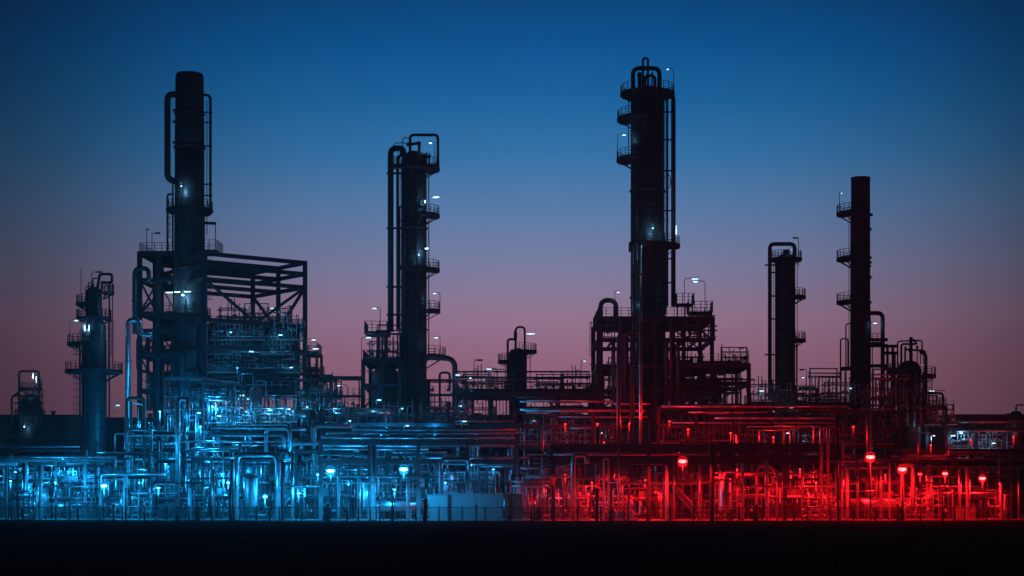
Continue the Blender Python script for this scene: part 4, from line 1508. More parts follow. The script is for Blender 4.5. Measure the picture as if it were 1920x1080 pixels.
def proto_valve_skid(seed):
    rg = random.Random(seed)
    r_ = thing('valve_skid', (0, 0, 0), '', 'valve skid', 'valve skids in the yard')
    q = MB()
    W = 4.2
    q.box(-W / 2, W / 2, -0.9, 0.9, 0.0, 0.16)
    obj('base', q, 'conc', r_)
    q = MB()
    H_ = rg.uniform(2.6, 3.8)
    for x in (-W / 2 + .2, W / 2 - .2):
        q.bar((x, 0.5, 0.16), (x, 0.5, H_), 0.14)
    q.bar((-W / 2 + .28, 0.5, H_ - .1), (W / 2 - .28, 0.5, H_ - .1), 0.14)
    q.bar((-W / 2 + .28, 0.5, H_ * .5), (W / 2 - .28, 0.5, H_ * .5), 0.1)
    obj('frame', q, 'steel', r_)
    for i in range(3):
        z = 0.5 + i * rg.uniform(0.7, 1.0)
        q = MB()
        q.pipe([(-W / 2 - .2, -0.1 + .25 * i, z), (W / 2 - .3, -0.1 + .25 * i, z), (W / 2 - .3, -0.1 + .25 * i, z + rg.uniform(.5, 1.4))], rg.uniform(.08, .14), 0.3, 10)
        obj('header', q, 'galv', r_)
    for i in range(7):
        x = -W / 2 + 0.4 + i * (W - .8) / 6 + rg.uniform(-.1, .1)
        h1 = rg.uniform(1.4, 3.4)
        q = MB()
        kind = rg.random()
        y = rg.uniform(-.7, -.3)
        if kind < .4:
            q.pipe([(x, y, .16), (x, y, h1), (x, 0.7, h1)], .06, .2, 8)
        elif kind < .75:
            q.pipe([(x, y, .16), (x, y, h1), (x + .45, y, h1), (x + .45, y, h1 - rg.uniform(.5, 1.2))], .055, .18, 8)
        else:
            q.pipe([(x, y, .16), (x, y, h1 + .6)], .07, None, 8)
        obj('branch_pipe', q, rg.choice(('galv', 'pipe', 'galv', 'pale')), r_)
        if i % 2 == 0:
            valve(r_, (x, y - 0.02, rg.uniform(.7, 1.5)), rg.uniform(.8, 1.15), rg.choice('yz'))
    for i in range(3):
        x = rg.uniform(-W / 2 + .3, W / 2 - .3)
        z = rg.uniform(1.2, 2.6)
        q = MB()
        q.tube((x, -.75, .16), (x, -.75, z), .025, 5)
        q.tube((x, -.85, z), (x, -.68, z), .13, 12)
        obj('gauge', q, 'white', r_)
    return r_


def proto_pump(seed):
    rg = random.Random(seed)
    r_ = thing('pump_set', (0, 0, 0), '', 'pump', 'pump sets in the yard')
    q = MB().box(-1.5, 1.5, -.5, .5, 0, .3)
    obj('base', q, 'conc', r_)
    q = MB().sweep([(-1.3, 0, .85), (-1.2, 0, .85), (-1.19, 0, .85), (0, 0, .85), (.01, 0, .85), (.1, 0, .85)], [.2, .3, .38, .38, .3, .15], 16)
    for i in range(10):
        a = 2 * PI * i / 10
        q.bar((-1.15, .4 * math.cos(a), .85 + .4 * math.sin(a)), (-.05, .4 * math.cos(a), .85 + .4 * math.sin(a)), .04)
    q.box(-.9, -.3, -.2, .2, .3, .5)
    obj('motor', q, 'motor', r_)
    q = MB().sweep([(.1, 0, .85), (.4, 0, .85)], .08, 8)
    q.sweep([(.4, 0, .8), (.5, 0, .8), (.52, 0, .8), (1.0, 0, .8), (1.02, 0, .8), (1.1, 0, .8)], [.25, .3, .45, .45, .3, .2], 16)
    q.box(.55, .95, -.18, .18, .3, .5)
    obj('pump_casing', q, 'galv', r_)
    q = MB().pipe([(.76, 0, 1.15), (.76, 0, 2.6), (.76, 1.2, 2.6)], .13, .4, 10)
    q.tube((.76, 0, 1.5), (.76, 0, 1.58), .22, 12)
    obj('discharge_pipe', q, 'pipe', r_)
    q = MB().pipe([(1.1, 0, .8), (1.9, 0, .8), (1.9, 0, 2.2 + rg.random()), (1.9, 1.0, 2.2)], .15, .4, 10)
    obj('suction_pipe', q, 'pipe', r_)
    valve(r_, (.76, 0, 2.0), 1.0, 'y')
    return r_


def proto_exchanger(two):
    r_ = thing('heat_exchanger', (0, 0, 0), '', 'heat exchanger', 'heat exchangers in the plant')
    for j in range(2 if two else 1):
        z = 1.5 + j * 1.7
        q = MB()
        q.sweep([(-3.3, 0, z), (-3.2, 0, z), (-3.0, 0, z), (2.6, 0, z)], [.3, .5, .62, .62], 20)
        obj('shell', q, 'pipe', r_)
        q = MB()
        q.sweep([(2.605, 0, z), (2.84, 0, z), (2.841, 0, z), (3.5, 0, z), (3.6, 0, z)], [.78, .78, .62, .62, .5], 20)
        obj('channel_head', q, 'steel', r_)
        q = MB().sweep([(-2.65, 0, z), (-2.55, 0, z)], .7, 20)
        obj('girth_flange', q, 'steel', r_)
        q = MB()
        for x in (-1.9, 1.4):
            q.tube((x, 0, z + .55), (x, 0, z + 1.1), .2, 12)
            q.tube((x, 0, z + .85), (x, 0, z + .95), .32, 12)
        q.tube((3.1, 0, z - .55), (3.1, 0, z - .95), .18, 10)
        obj('nozzle', q, 'steel', r_)
        for x in (-2, 1.6):
            q = MB().box(x - .15, x + .15, -.5, .5, z - 1.5 if j == 0 else z - 1.08, z - .45)
            obj('saddle', q, 'conc', r_)
    return r_


def proto_manifold(seed):
    rg = random.Random(seed)
    r_ = thing('pipe_manifold', (0, 0, 0), '', 'manifold', 'pipe manifolds in the plant')
    n = 8
    W = 3.6
    for z, r in ((.5, .14), (3.9, .16), (4.4, .1)):
        q = MB().tube((-W / 2 - .4, 0, z), (W / 2 + .4, 0, z), r, 12)
        q.tube((-W / 2 - .5, 0, z), (-W / 2 - .4, 0, z), r * 1.5, 12)
        q.tube((W / 2 + .4, 0, z), (W / 2 + .5, 0, z), r * 1.5, 12)
        obj('header', q, 'pipe', r_)
    for i in range(n):
        x = -W / 2 + W * i / (n - 1)
        q = MB().tube((x, 0, .62), (x, 0, 3.76), rg.choice((.06, .09, .12)), 10)
        z = rg.uniform(1.2, 3)
        q.tube((x, 0, z), (x, 0, z + .09), .17, 10)
        obj('riser', q, rg.choice(('galv', 'pipe', 'pale')), r_)
        if i % 3 == 0:
            valve(r_, (x, -.05, rg.uniform(1.1, 1.7)), .9, 'y')
    q = MB()
    for x in (-W / 2 - .2, W / 2 + .2):
        q.bar((x, .3, 0), (x, .3, 5.2), .16)
        q.bar((x, .22, .3), (x, .1, .42), .1)
    q.bar((-W / 2 - .1, .3, 5.1), (W / 2 + .1, .3, 5.1), .16)
    obj('frame', q, 'steel', r_)
    return r_


def proto_vessel(seed):
    r_ = thing('pressure_vessel', (0, 0, 0), '', 'vessel', 'small upright vessels in the plant')
    for a in range(4):
        an = PI / 4 + a * PI / 2
        q = MB().bar((.75 * math.cos(an), .75 * math.sin(an), 0), (.75 * math.cos(an), .75 * math.sin(an), 1.6), .14)
        obj('leg', q, 'steel', r_)
    q = MB().lathe(0, 0, [(.12, .9), (.5, 1.0), (.8, 1.25), (.88, 1.55), (.88, 4.6), (.8, 4.9), (.5, 5.12), (.12, 5.2)], 24)
    obj('shell', q, 'pipe', r_)
    q = MB().pipe([(0, 0, 5.15), (0, 0, 6.0), (1.3, 0, 6.0), (1.3, 0, 3.0)], .1, .35, 10)
    q.tube((0, 0, 5.5), (0, 0, 5.58), .2, 10)
    obj('vent_pipe', q, 'galv', r_)
    q = MB().tube((0, -.8, 3.2), (0, -1.15, 3.2), .26, 12)
    q.tube((0, -1.15, 3.2), (0, -1.22, 3.2), .36, 14)
    obj('manway', q, 'galv', r_)
    q = MB().pipe([(0, 0, .95), (0, 0, .5), (-1.6, 0, .5)], .1, .3, 8)
    obj('drain_pipe', q, 'galv', r_)
    q = MB().pipe([(-.88, 0, 2.0), (-1.2, 0, 2.0), (-1.2, 0, 4.2), (-.88, 0, 4.2)], .05, .15, 8)
    obj('level_gauge', q, 'white', r_)
    return r_


def proto_stairs():
    r_ = thing('access_stairs', (0, 0, 0), '', 'stairs', 'short steel access stairs')
    H_ = 3.0
    q = MB()
    for s in (-.45, .45):
        q.bar((-2.2, s, 0.05), (0.4, s, H_), .08, .22)
    n = 13
    for i in range(1, n):
        t = i / n
        x, z = -2.2 + 2.6 * t, H_ * t
        q.box(x - .12, x + .14, -.4, .4, z - .02, z + .02)
    obj('flight', q, 'galv', r_)
    q = MB()
    for s in (-.47, .47):
        q.sweep([(-2.2, s, 1.0), (.4, s, H_ + 1.0)], .03, 5)
        q.sweep([(-2.2, s, .55), (.4, s, H_ + .55)], .02, 5)
        for t in (0, .33, .66, 1):
            q.bar((-2.2 + 2.6 * t, s, H_ * t), (-2.2 + 2.6 * t, s, H_ * t + 1.0), .05)
    obj('handrail', q, 'galv', r_)
    q = MB()
    q.box(.42, 2.2, -.7, .7, H_ - .12, H_)
    for x in (.5, 2.1):
        for y in (-.6, .6):
            q.bar((x, y, 0), (x, y, H_ - .12), .12)
    ld = obj('landing', q, 'steel', r_)
    q = MB().rail([Vector((.45, .68, H_)), Vector((2.17, .68, H_)), Vector((2.17, -.68, H_)), Vector((.45, -.68, H_))], 1.1, .03, .7)
    obj('railing', q, 'galv', ld)
    return r_


def proto_module(seed):
    rg = random.Random(seed)
    W, D, H_ = rg.choice((5.2, 6.0)), 4.0, rg.uniform(6.6, 7.6)
    r_ = thing('pipe_module', (0, 0, 0), '', 'pipe module', 'steel framed pipe modules')
    for x in (-W / 2, W / 2):
        for y in (-D / 2, D / 2):
            q = MB().bar((x, y, 0), (x, y, H_), .2)
            obj('post', q, 'steel', r_)
    zs = [2.4, 4.6, H_ - .12]
    for z in zs:
        q = MB()
        for y in (-D / 2, D / 2):
            q.bar((-W / 2 + .11, y, z), (W / 2 - .11, y, z), .14, .2)
        for x in (-W / 2, 0, W / 2):
            q.bar((x, -D / 2 + .11, z), (x, D / 2 - .11, z), .12, .18)
        obj('beam', q, 'steel', r_)
    q = MB().rail([Vector((-W / 2, -D / 2, 4.72)), Vector((W / 2, -D / 2, 4.72)), Vector((W / 2, D / 2, 4.72))], 1.1, .03, .9)
    obj('railing', q, 'galv', r_)
    mats = ('galv', 'pipe', 'galv', 'pale', 'steel', 'rust', 'pipe')
    for i in range(7):      # level runs lying on the beams
        z = rg.choice(zs) + rg.uniform(.16, .3)
        y = -D / 2 + .35 + (D - .7) * rg.random()
        r = rg.choice((.06, .09, .13, .17))
        q = MB()
        e = rg.uniform(.2, .9)
        if rg.random() < .5:
            q.pipe([(-W / 2 - e, y, z), (W / 2 - .4, y, z), (W / 2 - .4, y, z + rg.choice((-1.6, 1.2)))], r, r * 3, 10)
        else:
            q.pipe([(-W / 2 - e, y, z), (W / 2 + e, y, z)], r, None, 10)
        q.tube((-.6, y, z), (-.5, y, z), r * 1.6, 10)
        obj('level_pipe', q, rg.choice(mats), r_)
    for i in range(13):     # standing runs
        x = -W / 2 + .3 + (W - .6) * (i + rg.random()) / 13
        y = -D / 2 - .12 + rg.random() * D * .8
        r = rg.choice((.04, .05, .07, .09, .12))
        zt = rg.uniform(1.6, H_ + .6)
        q = MB()
        kd = rg.random()
        if kd < .35:
            q.pipe([(x, y, .02), (x, y, zt), (x + rg.choice((-.7, .7)), y, zt), (x + .01, y + 1.2, zt)], r, r * 3, 8)
        elif kd < .65:
            q.pipe([(x, y, .02), (x, y, zt), (x, y + 1.4, zt)], r, r * 3, 8)
        elif kd < .85:
            s_ = rg.choice((-.5, .5))
            q.pipe([(x, y, .02), (x, y, zt * .5), (x + s_, y, zt * .5), (x + s_, y, zt)], r, r * 3, 8)
        else:
            q.pipe([(x, y, .02), (x, y, zt)], r, None, 8)
        zf = rg.uniform(.4, 1.4)
        q.tube((x, y, zf), (x, y, zf + .08), r * 1.8, 8)
        obj('standing_pipe', q, rg.choice(mats), r_)
    for i in range(5):
        valve(r_, (rg.uniform(-W / 2 + .4, W / 2 - .4), -D / 2 - .25, rg.choice((.9, 1.3, 3.3, 5.3))), rg.uniform(.8, 1.2), rg.choice('yz'))
    q = MB().box(-.5, .5, -.25, .25, 2.6, 3.5)
    q.box(-.42, .42, -.28, -.252, 2.7, 3.4)
    obj('junction_box', q, 'white', r_)
    return r_


PROTO = {
    'm1': (proto_module(11), 'framed pipe module'), 'm2': (proto_module(12), 'tightly packed pipe module'), 'm3': (proto_module(17), 'tall framed pipe module'),
    'va': (proto_valve_skid(1), 'tangled valve skid'), 'vb': (proto_valve_skid(2), 'crowded valve skid'), 'vc': (proto_valve_skid(3), 'open valve skid'),
    'vd': (proto_valve_skid(7), 'upright-piped valve skid'),
    'pu': (proto_pump(1), 'motor pump set'), 'h1': (proto_exchanger(False), 'single level heat exchanger'), 'h2': (proto_exchanger(True), 'stacked heat exchanger pair'),
    'ma': (proto_manifold(1), 'comb-like pipe manifold'), 'mb': (proto_manifold(5), 'broad pipe manifold'), 've': (proto_vessel(1), 'domed upright vessel on legs'),
    'st': (proto_stairs(), 'steel access stairs'),
}
USED = set()


def put(kind, px, Y, z=0.022, rz=0.0, sc=1.0, pyz=None):
    p, desc = PROTO[kind]
    o = p if kind not in USED else copy_tree(p)
    USED.add(kind)
    o.location = (xx(px, Y), Y, z if pyz is None else zz(pyz, Y))
    o.rotation_euler = (0, 0, rz)
    o.scale = (sc, sc, sc)
    auto(o, px, desc)
    return o


rk = random.Random(5)
KS = ['va', 'vb', 'vc', 'vd', 'ma', 'mb', 'pu', 've', 'va', 'vb', 'vc', 'vd', 'st', 'h1']
i = 0
for row, (Yr, st, x0) in enumerate(((209, 62, 60), (215, 66, 20), (223, 72, 48), (231, 80, 30))):
    px = x0
    while px < 1900:
        if not (row == 0 and (590 < px < 990 or 420 < px < 545 or (px // 62) % 3 != 0) or row == 1 and i % 3 == 0):
            kd = KS[(i * 5 + row * 3 + rk.randrange(3)) % len(KS)]
            put(kd, px + rk.uniform(-12, 12), Yr + rk.uniform(-1.5, 1.5), 0.022, rk.choice((0, 0, PI, .15, -.2, PI / 2)), rk.uniform(.9, 1.25))
        i += 1
        px += st
# units up on the racks and decks
for kd, px, py, Y in (('ma', 415, 800, 230), ('va', 440, 800, 229), ('vb', 505, 799, 229), ('h1', 545, 796, 231), ('ve', 480, 799, 231), ('mb', 527, 797, 230),
                      ('va', 640, 799, 230), ('h1', 700, 797, 230), ('vc', 745, 799, 231), ('vd', 815, 797, 231), ('vb', 845, 797, 231),
                      ('va', 410, 666, 246), ('vb', 520, 666, 246), ('vd', 470, 639, 246), ('vc', 425, 639, 246), ('va', 540, 639, 246), ('vb', 420, 700, 246), ('vd', 545, 700, 246), ('va', 435, 611, 250), ('vb', 480, 611, 250), ('vd', 525, 611, 251), ('ma', 455, 666, 247), ('va', 500, 700, 247),
                      ('va', 590, 768, 240), ('vb', 612, 768, 240), ('vd', 300, 733, 248), ('va', 285, 667, 248),
                      ('va', 720, 678, 236), ('ma', 735, 678, 236), ('ve', 878, 797, 240), ('va', 905, 797, 242), ('ma', 940, 797, 242), ('vb', 1010, 797, 242), ('vc', 1060, 797, 242),
                      ('va', 895, 738, 241), ('vb', 940, 738, 242), ('vd', 1030, 738, 242), ('va', 1080, 738, 242),
                      ('h2', 1300, 767, 239), ('va', 1290, 688, 239), ('vd', 1375, 688, 239), ('va', 1145, 638, 240), ('ma', 1165, 733, 240),
                      ('vc', 1245, 733, 238), ('vd', 1285, 638, 240), ('vb', 1315, 638, 241),
                      ('va', 1430, 757, 242), ('vb', 1470, 757, 243), ('vd', 1515, 757, 243), ('ma', 1545, 757, 243), ('va', 1575, 757, 243),
                      ('va', 1645, 768, 232), ('ma', 1668, 768, 232), ('vb', 1730, 797, 240), ('vd', 1765, 797, 244),
                      ('va', 1800, 842, 247), ('vb', 1840, 842, 247), ('vd', 1880, 842, 247), ('ve', 1905, 842, 248),
                      ('va', 1000, 834, 229), ('vb', 1050, 834, 229), ('vc', 1095, 834, 229), ('vd', 1140, 834, 229), ('va', 1260, 834, 229), ('vb', 1310, 834, 229),
                      ('ma', 1360, 834, 229), ('vd', 1420, 834, 229), ('vc', 1530, 834, 231), ('va', 1580, 834, 231), ('vb', 1640, 834, 231),
                      ('vb', 270, 840, 228), ('va', 320, 840, 228)):
    put(kd, px, Y, 0, rk.choice((0, PI, .1)), rk.uniform(.85, 1.1), py)

for row, (Yr, st, x0) in enumerate(((219.5, 88, 70), (228.5, 96, 30), (239, 104, 250))):
    px = x0
    j = 0
    while px < 1910:
        if row != 2 or not 1000 < px < 1120:
            put(('m1', 'm2', 'm3')[(j + row) % 3], px + rk.uniform(-14, 14), Yr, 0.021, rk.choice((0, 0, 0, PI)), rk.uniform(.92, 1.12))
        px += st
        j += 1
for kd, px, py, Y in (('m1', 350, 800, 236), ('m2', 420, 802, 236), ('m3', 590, 800, 238), ('m1', 640, 798, 239), ('m2', 840, 795, 240), ('m3', 1350, 765, 243), ('m1', 1260, 765, 245),
                      ('m2', 1150, 765, 245), ('m3', 1690, 800, 236)):
    put(kd, px, Y, 0, 0, .85, py)

# free-standing pipe runs between everything
rp = random.Random(21)


def run(px, Y, pyt, r, kind, m, zb=0.03, sg=1, span=3.0):
    x, zt = xx(px, Y), zz(pyt, Y)
    if kind == 'riser pipe':
        pts = [(x, Y, zb), (x, Y, zt)]
    elif kind == 'arched pipe':
        pts = [(x, Y, zb), (x, Y, zt), (x + sg * span, Y, zt), (x + sg * span, Y, zb)]
    elif kind == 'hooked pipe':
        pts = [(x, Y, zb), (x, Y, zt), (x + sg * span * .5, Y, zt), (x + sg * span * .5, Y, zt - min(2.5, (zt - zb) * .5))]
    elif kind == 'elbow pipe':
        pts = [(x, Y, zb), (x, Y, zt), (x + sg * span * 1.6, Y, zt)]
    elif kind == 'backswept pipe':
        pts = [(x, Y, zb), (x, Y, zt), (x, Y + 6, zt)]
    else:
        z1 = zb + (zt - zb) * .55
        pts = [(x, Y, zb), (x, Y, z1), (x + sg * span, Y, z1), (x + sg * span, Y, zt)]
    o = long_pipe([Vector(p) for p in pts], r, m, '', r * 3, 8 if r < .12 else 12)
    o.name = kind.replace(' ', '_')
    o['category'] = 'standing pipe'
    tone = {'pipe': 'shiny', 'galv': 'grey', 'steel': 'dark', 'pale': 'pale', 'rust': 'rusty'}[m]
    auto(o, px, ('slim ' if r < .11 else 'medium ' if r < .19 else 'stout ') + tone + ' ' + kind)
    return o


KN = ['riser pipe', 'riser pipe', 'arched pipe', 'hooked pipe', 'elbow pipe', 'backswept pipe', 'stepped pipe', 'riser pipe']


def scatter(n, x0, x1, p0, p1, Y0, Y1, base=None, mats=('galv', 'pipe', 'galv', 'pale', 'steel', 'rust')):
    for j in range(n):
        px = x0 + (x1 - x0) * (j + rp.random()) / n
        Y = rp.uniform(Y0, Y1)
        r = rp.choice((.06, .08, .1, .12, .16, .22))
        run(px, Y, rp.uniform(p0, p1), r, rp.choice(KN), rp.choice(mats), 0.03 if base is None else zz(base, Y), rp.choice((-1, 1)), rp.uniform(1.6, 4))


scatter(12, 5, 230, 862, 915, 219, 236)
scatter(14, 232, 330, 745, 880, 218, 238)
scatter(28, 335, 440, 740, 900, 217, 238)
scatter(22, 440, 600, 790, 905, 217, 236)
scatter(18, 605, 795, 838, 920, 218, 234)
scatter(14, 800, 965, 800, 915, 216, 236)
scatter(16, 965, 1110, 775, 915, 213, 236)
scatter(28, 1110, 1340, 770, 915, 217, 238)
scatter(26, 1340, 1570, 780, 915, 217, 236)
scatter(16, 1570, 1690, 760, 905, 215, 238)
scatter(10, 1700, 1915, 862, 925, 212, 232)
scatter(12, 275, 325, 600, 735, 244, 255, 770, ('steel', 'steel', 'galv'))
scatter(22, 396, 560, 700, 780, 240, 246, 800, ('steel', 'galv', 'pipe'))
scatter(14, 690, 850, 690, 770, 238, 246, 800, ('steel', 'steel', 'galv'))
scatter(17, 1140, 1340, 610, 760, 235, 246, 775, ('steel', 'steel', 'rust'))
scatter(5, 1290, 1400, 695, 760, 238, 244, 775, ('steel', 'steel'))
scatter(16, 1420, 1600, 715, 755, 240, 246, 765, ('steel', 'steel', 'rust'))
scatter(10, 1640, 1735, 700, 770, 236, 242, 800, ('steel', 'rust'))
scatter(10, 860, 1110, 700, 735, 240, 245, 741, ('steel', 'dark') if False else ('steel',))

# ================================================================== lamps
lamp_post(652, 770, 241, 722, 637, True, 'lit hooked lamp on a lone pole between frame and square-loop tower', 'Lw', 25, 10)
lamp_post(428, 612, 249, 553, 441, False, 'unlit lamp on the upper cooler deck nearest the stack', 'Lw', 0, 12)
lamp_post(522, 612, 250, 577, 511, True, 'small lit lamp on the upper cooler deck', 'Lw', 15, 9)
lamp_post(535, 612, 250.5, 575, 546, False, 'unlit lamp on the upper cooler deck by the corner post', 'Lw', 0, 9)
lamp_post(889, 738, 240, 675, 899, False, 'unlit lamp on the bridge next to the thick downcomer pipe', 'Lw', 0, 14)
lamp_post(932, 738, 240, 691, 917, True, 'lit hooked lamp on the bridge left of the short bridge column', 'Lw', 25, 11)
lamp_post(1090, 720, 241, 676, 1096, True, 'faint lamp at the right end of the railed pipe bridge', 'Lw', 10, 5)
lamp_post(1426, 757, 240.5, 732, 1428, True, 'bright stubby lamp at the start of the bridge by the slender column', 'Lw', 40, 9)
lamp_post(1512, 757, 241, 693, 1503, False, 'hooked unlit lamp on the bridge beside the slender column', 'Lw', 0, 9)
lamp_post(1511, 757, 240.6, 707, 1506, True, 'small lit lamp on the bridge right of the slender column', 'Lw', 15, 5)
lamp_post(574, 690, 240, 636, 588, True, 'upper lit lamp on the square frame corner post', 'Lw', 15, 8)
lamp_post(582, 690, 240, 653, 592, True, 'lower lit lamp beside the square frame corner post', 'Lw', 15, 12)
# small working lamps in the blue half (photo px, row, distance, power)
SM = [(432, 622, 242, 80), (525, 627, 242, 90), (470, 658, 243, 40), (408, 690, 243, 30), (545, 688, 243, 30), (453, 740, 236, 160), (463, 747, 235, 0), (541, 766, 228, 220), (505, 768, 228, 160), (575, 762, 238, 60), (589, 765, 238, 90),
      (627, 765, 238, 60), (461, 771, 228, 120), (372, 773, 226, 140), (710, 749, 228, 60), (753, 765, 227, 60), (763, 797, 225, 80), (857, 702, 232, 15), (881, 708, 234, 20),
      (220, 759, 250, 70), (410, 779, 226, 100), (655, 788, 224, 90), (862, 760, 232, 30), (870, 789, 226, 50)]
for n_, (px, py, Y, e) in enumerate(SM):
    o = lamp_post(px - 5, py + 16, Y, py, px + 1, True, '', 'Lb', e * 1.3, 5 + (n_ % 3) * 2)
    auto(o, px, 'stub-pole working lamp')
SMR = [(1476, 811, 230, 40), (1862, 830, 244, 90), (1786, 816, 244, 60), (1750, 816, 240, 60), (1801, 811, 246, 40), (1483, 763, 238, 20), (1594, 727, 240, 8), (1000, 788, 232, 30),
       (1032, 800, 232, 40), (1127, 811, 234, 20)]
for n_, (px, py, Y, e) in enumerate(SMR):
    o = lamp_post(px - 4, py + 14, Y, py, px + 1, True, '', 'Lw', e * 1.5, 5 + (n_ % 3) * 2)
    auto(o, px, 'white stub-pole working lamp')

GB = [(620, 883, 204, 3200, .41), (757, 880, 203.5, 3400, .41), (195, 911, 206, 1800, .32), (297, 915, 205, 1100, .2), (497, 931, 203.5, 1400, .24), (78, 915, 222, 600, .16),
      (236, 905, 222, 700, .18), (262, 905, 224, 700, .16), (418, 890, 222, 1200, .2), (428, 905, 218, 1000, .18), (356, 900, 226, 700, .15), (560, 925, 213, 900, .16),
      (596, 890, 215, 500, .16), (690, 925, 214, 900, .14), (740, 918, 214, 900, .14), (545, 868, 226, 900, .14), (655, 905, 226, 900, .14), (28, 885, 226, 900, .15),
      (130, 885, 226, 800, .15), (882, 872, 216, 350, .2), (835, 905, 215, 300, .14), (925, 880, 222, 250, .14), (500, 880, 226, 1200, .15), (310, 870, 234, 700, .14), (770, 850, 228, 700, .14),
      (460, 815, 232, 700, .14), (300, 772, 230, 1500, .12), (398, 762, 230, 800, .12), (715, 812, 224, 1300, .12), (146, 862, 222, 1600, .14), (376, 800, 224, 1200, .12), (815, 806, 226, 900, .12), (445, 690, 240, 120, .1), (20, 902, 211, 700, .13), (104, 905, 212, 800, .13), (650, 830, 232, 500, .13)]  # smaller entries: mostly fill lamps added to light shells and pipework
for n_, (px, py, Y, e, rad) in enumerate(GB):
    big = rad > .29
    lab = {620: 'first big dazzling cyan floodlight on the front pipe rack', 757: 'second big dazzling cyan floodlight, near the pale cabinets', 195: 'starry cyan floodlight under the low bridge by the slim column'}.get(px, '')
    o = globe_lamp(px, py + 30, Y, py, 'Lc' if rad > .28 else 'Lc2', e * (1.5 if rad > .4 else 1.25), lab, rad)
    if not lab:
        auto(o, px, 'small cyan yard-and-fill lamp')
GR = [(1280, 865, 205, 3000, .42), (1632, 857, 204.5, 3000, .43), (1692, 880, 205, 2600, .42), (1725, 889, 212, 500, .22), (1772, 888, 212, 1300, .28), (1842, 897, 210, 1500, .34), (1876, 907, 213, 600, .2),
      (1060, 890, 212, 900, .16), (1110, 905, 215, 1000, .15), (1150, 890, 216, 1100, .15), (1210, 900, 216, 1100, .15), (1235, 925, 212, 800, .14), (1350, 885, 217, 1200, .15), (1382, 880, 213, 900, .17),  # small fill lamps added among the pipework to redden it
      (1440, 900, 214, 1100, .16), (1500, 880, 218, 1200, .15), (1530, 905, 214, 1000, .15), (1590, 900, 216, 1000, .15), (1660, 890, 216, 1000, .15), (1020, 912, 216, 500, .15),
      (1180, 795, 220, 900, .14), (1120, 795, 220, 900, .14), (1060, 795, 220, 900, .14), (1290, 805, 218, 900, .14), (1370, 812, 219, 900, .14), (1450, 820, 219, 800, .14), (1540, 815, 219, 700, .14), (1600, 800, 222, 600, .14),  # rack-level fill lamps, added to light the pipes above them
      (1745, 835, 216, 700, .15), (1820, 825, 238, 500, .14), (1900, 820, 238, 500, .14), (1255, 790, 224, 500, .13)]
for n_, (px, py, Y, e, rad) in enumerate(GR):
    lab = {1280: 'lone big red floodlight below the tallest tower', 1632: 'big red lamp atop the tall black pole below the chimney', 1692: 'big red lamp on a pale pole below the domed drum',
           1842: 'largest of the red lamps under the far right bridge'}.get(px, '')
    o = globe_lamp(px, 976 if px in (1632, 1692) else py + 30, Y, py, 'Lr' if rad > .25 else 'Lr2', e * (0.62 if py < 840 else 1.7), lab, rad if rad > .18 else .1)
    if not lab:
        auto(o, px, 'small red yard-and-fill lamp')

# ================================================================== distant sheds and tanks closing the view


def shed(px0, px1, py, Y, D, label, seed=0):
    rg = random.Random(seed)
    x0, x1, h = xx(px0, Y), xx(px1, Y), zz(py, Y)
    r_ = thing('process_building', ((x0 + x1) / 2, Y, 0.02), label, 'building')
    q = MB().box(x0, x1, Y, Y + D, 0.02, h - 0.6)
    n = int((x1 - x0) / 1.2)
    for j in range(n):
        x = x0 + (j + .5) * (x1 - x0) / n
        q.box(x - .07, x + .07, Y - .06, Y - .002, 0.1, h - 0.65)
    obj('wall', q, 'shed', r_)
    q = MB().box(x0 - .3, x1 + .3, Y - .4, Y + D + .3, h - 0.59, h - 0.15)
    rf_ = obj('roof', q, 'dark', r_)
    for j in range(max(1, int((x1 - x0) / 9))):
        x = rg.uniform(x0 + 2, x1 - 2)
        q = MB().lathe(x, Y + 3, [(.35, h - .14), (.35, h + .35), (.55, h + .4), (.55, h + .6), (.1, h + .75)], 12)
        obj('roof_vent', q, 'dark', rf_)
    q = MB().box((x0 + x1) / 2 - 2, (x0 + x1) / 2 + 2, Y - .12, Y - .062, 0.02, 4.2)
    obj('door', q, 'steel', r_)
    k_ = max(2, int((x1 - x0) / 6))
    for j in range(k_):
        x = x0 + (j + .5) * (x1 - x0) / k_
        q = MB().box(x - .9, x + .9, Y - .14, Y - .062, h * .55, h * .55 + 1.1)
        w_ = obj('window', q, 'steel', r_)
        q = MB().box(x - .8, x + .8, Y - .17, Y - .142, h * .55 + .1, h * .55 + 1.0)
        obj('pane', q, 'glass', w_)
    return r_


shed(-140, 150, 776, 335, 20, 'long low dark building behind the slim left-hand column', 1)
shed(152, 300, 781, 330, 18, 'low dark building behind the caged frame of the stack', 2)
shed(302, 480, 772, 322, 18, 'dark flat-roofed building behind the open square frame', 3)
shed(482, 690, 771, 318, 18, 'dark flat-roofed building behind the cyan floodlights', 4)
shed(692, 900, 773, 320, 18, 'dark building behind the square-loop tower', 5)
shed(902, 1130, 776, 316, 18, 'dark building behind the pipe bridge and short column', 6)
shed(1132, 1340, 770, 320, 18, 'dark building behind the tallest tower', 7)
shed(1342, 1560, 772, 318, 18, 'dark building behind the slender arched column', 8)
shed(1562, 1770, 777, 326, 18, 'dark building behind the chimney and domed drum', 9)
shed(1772, 2060, 781, 330, 20, 'long low dark building at the right end of the plant', 10)

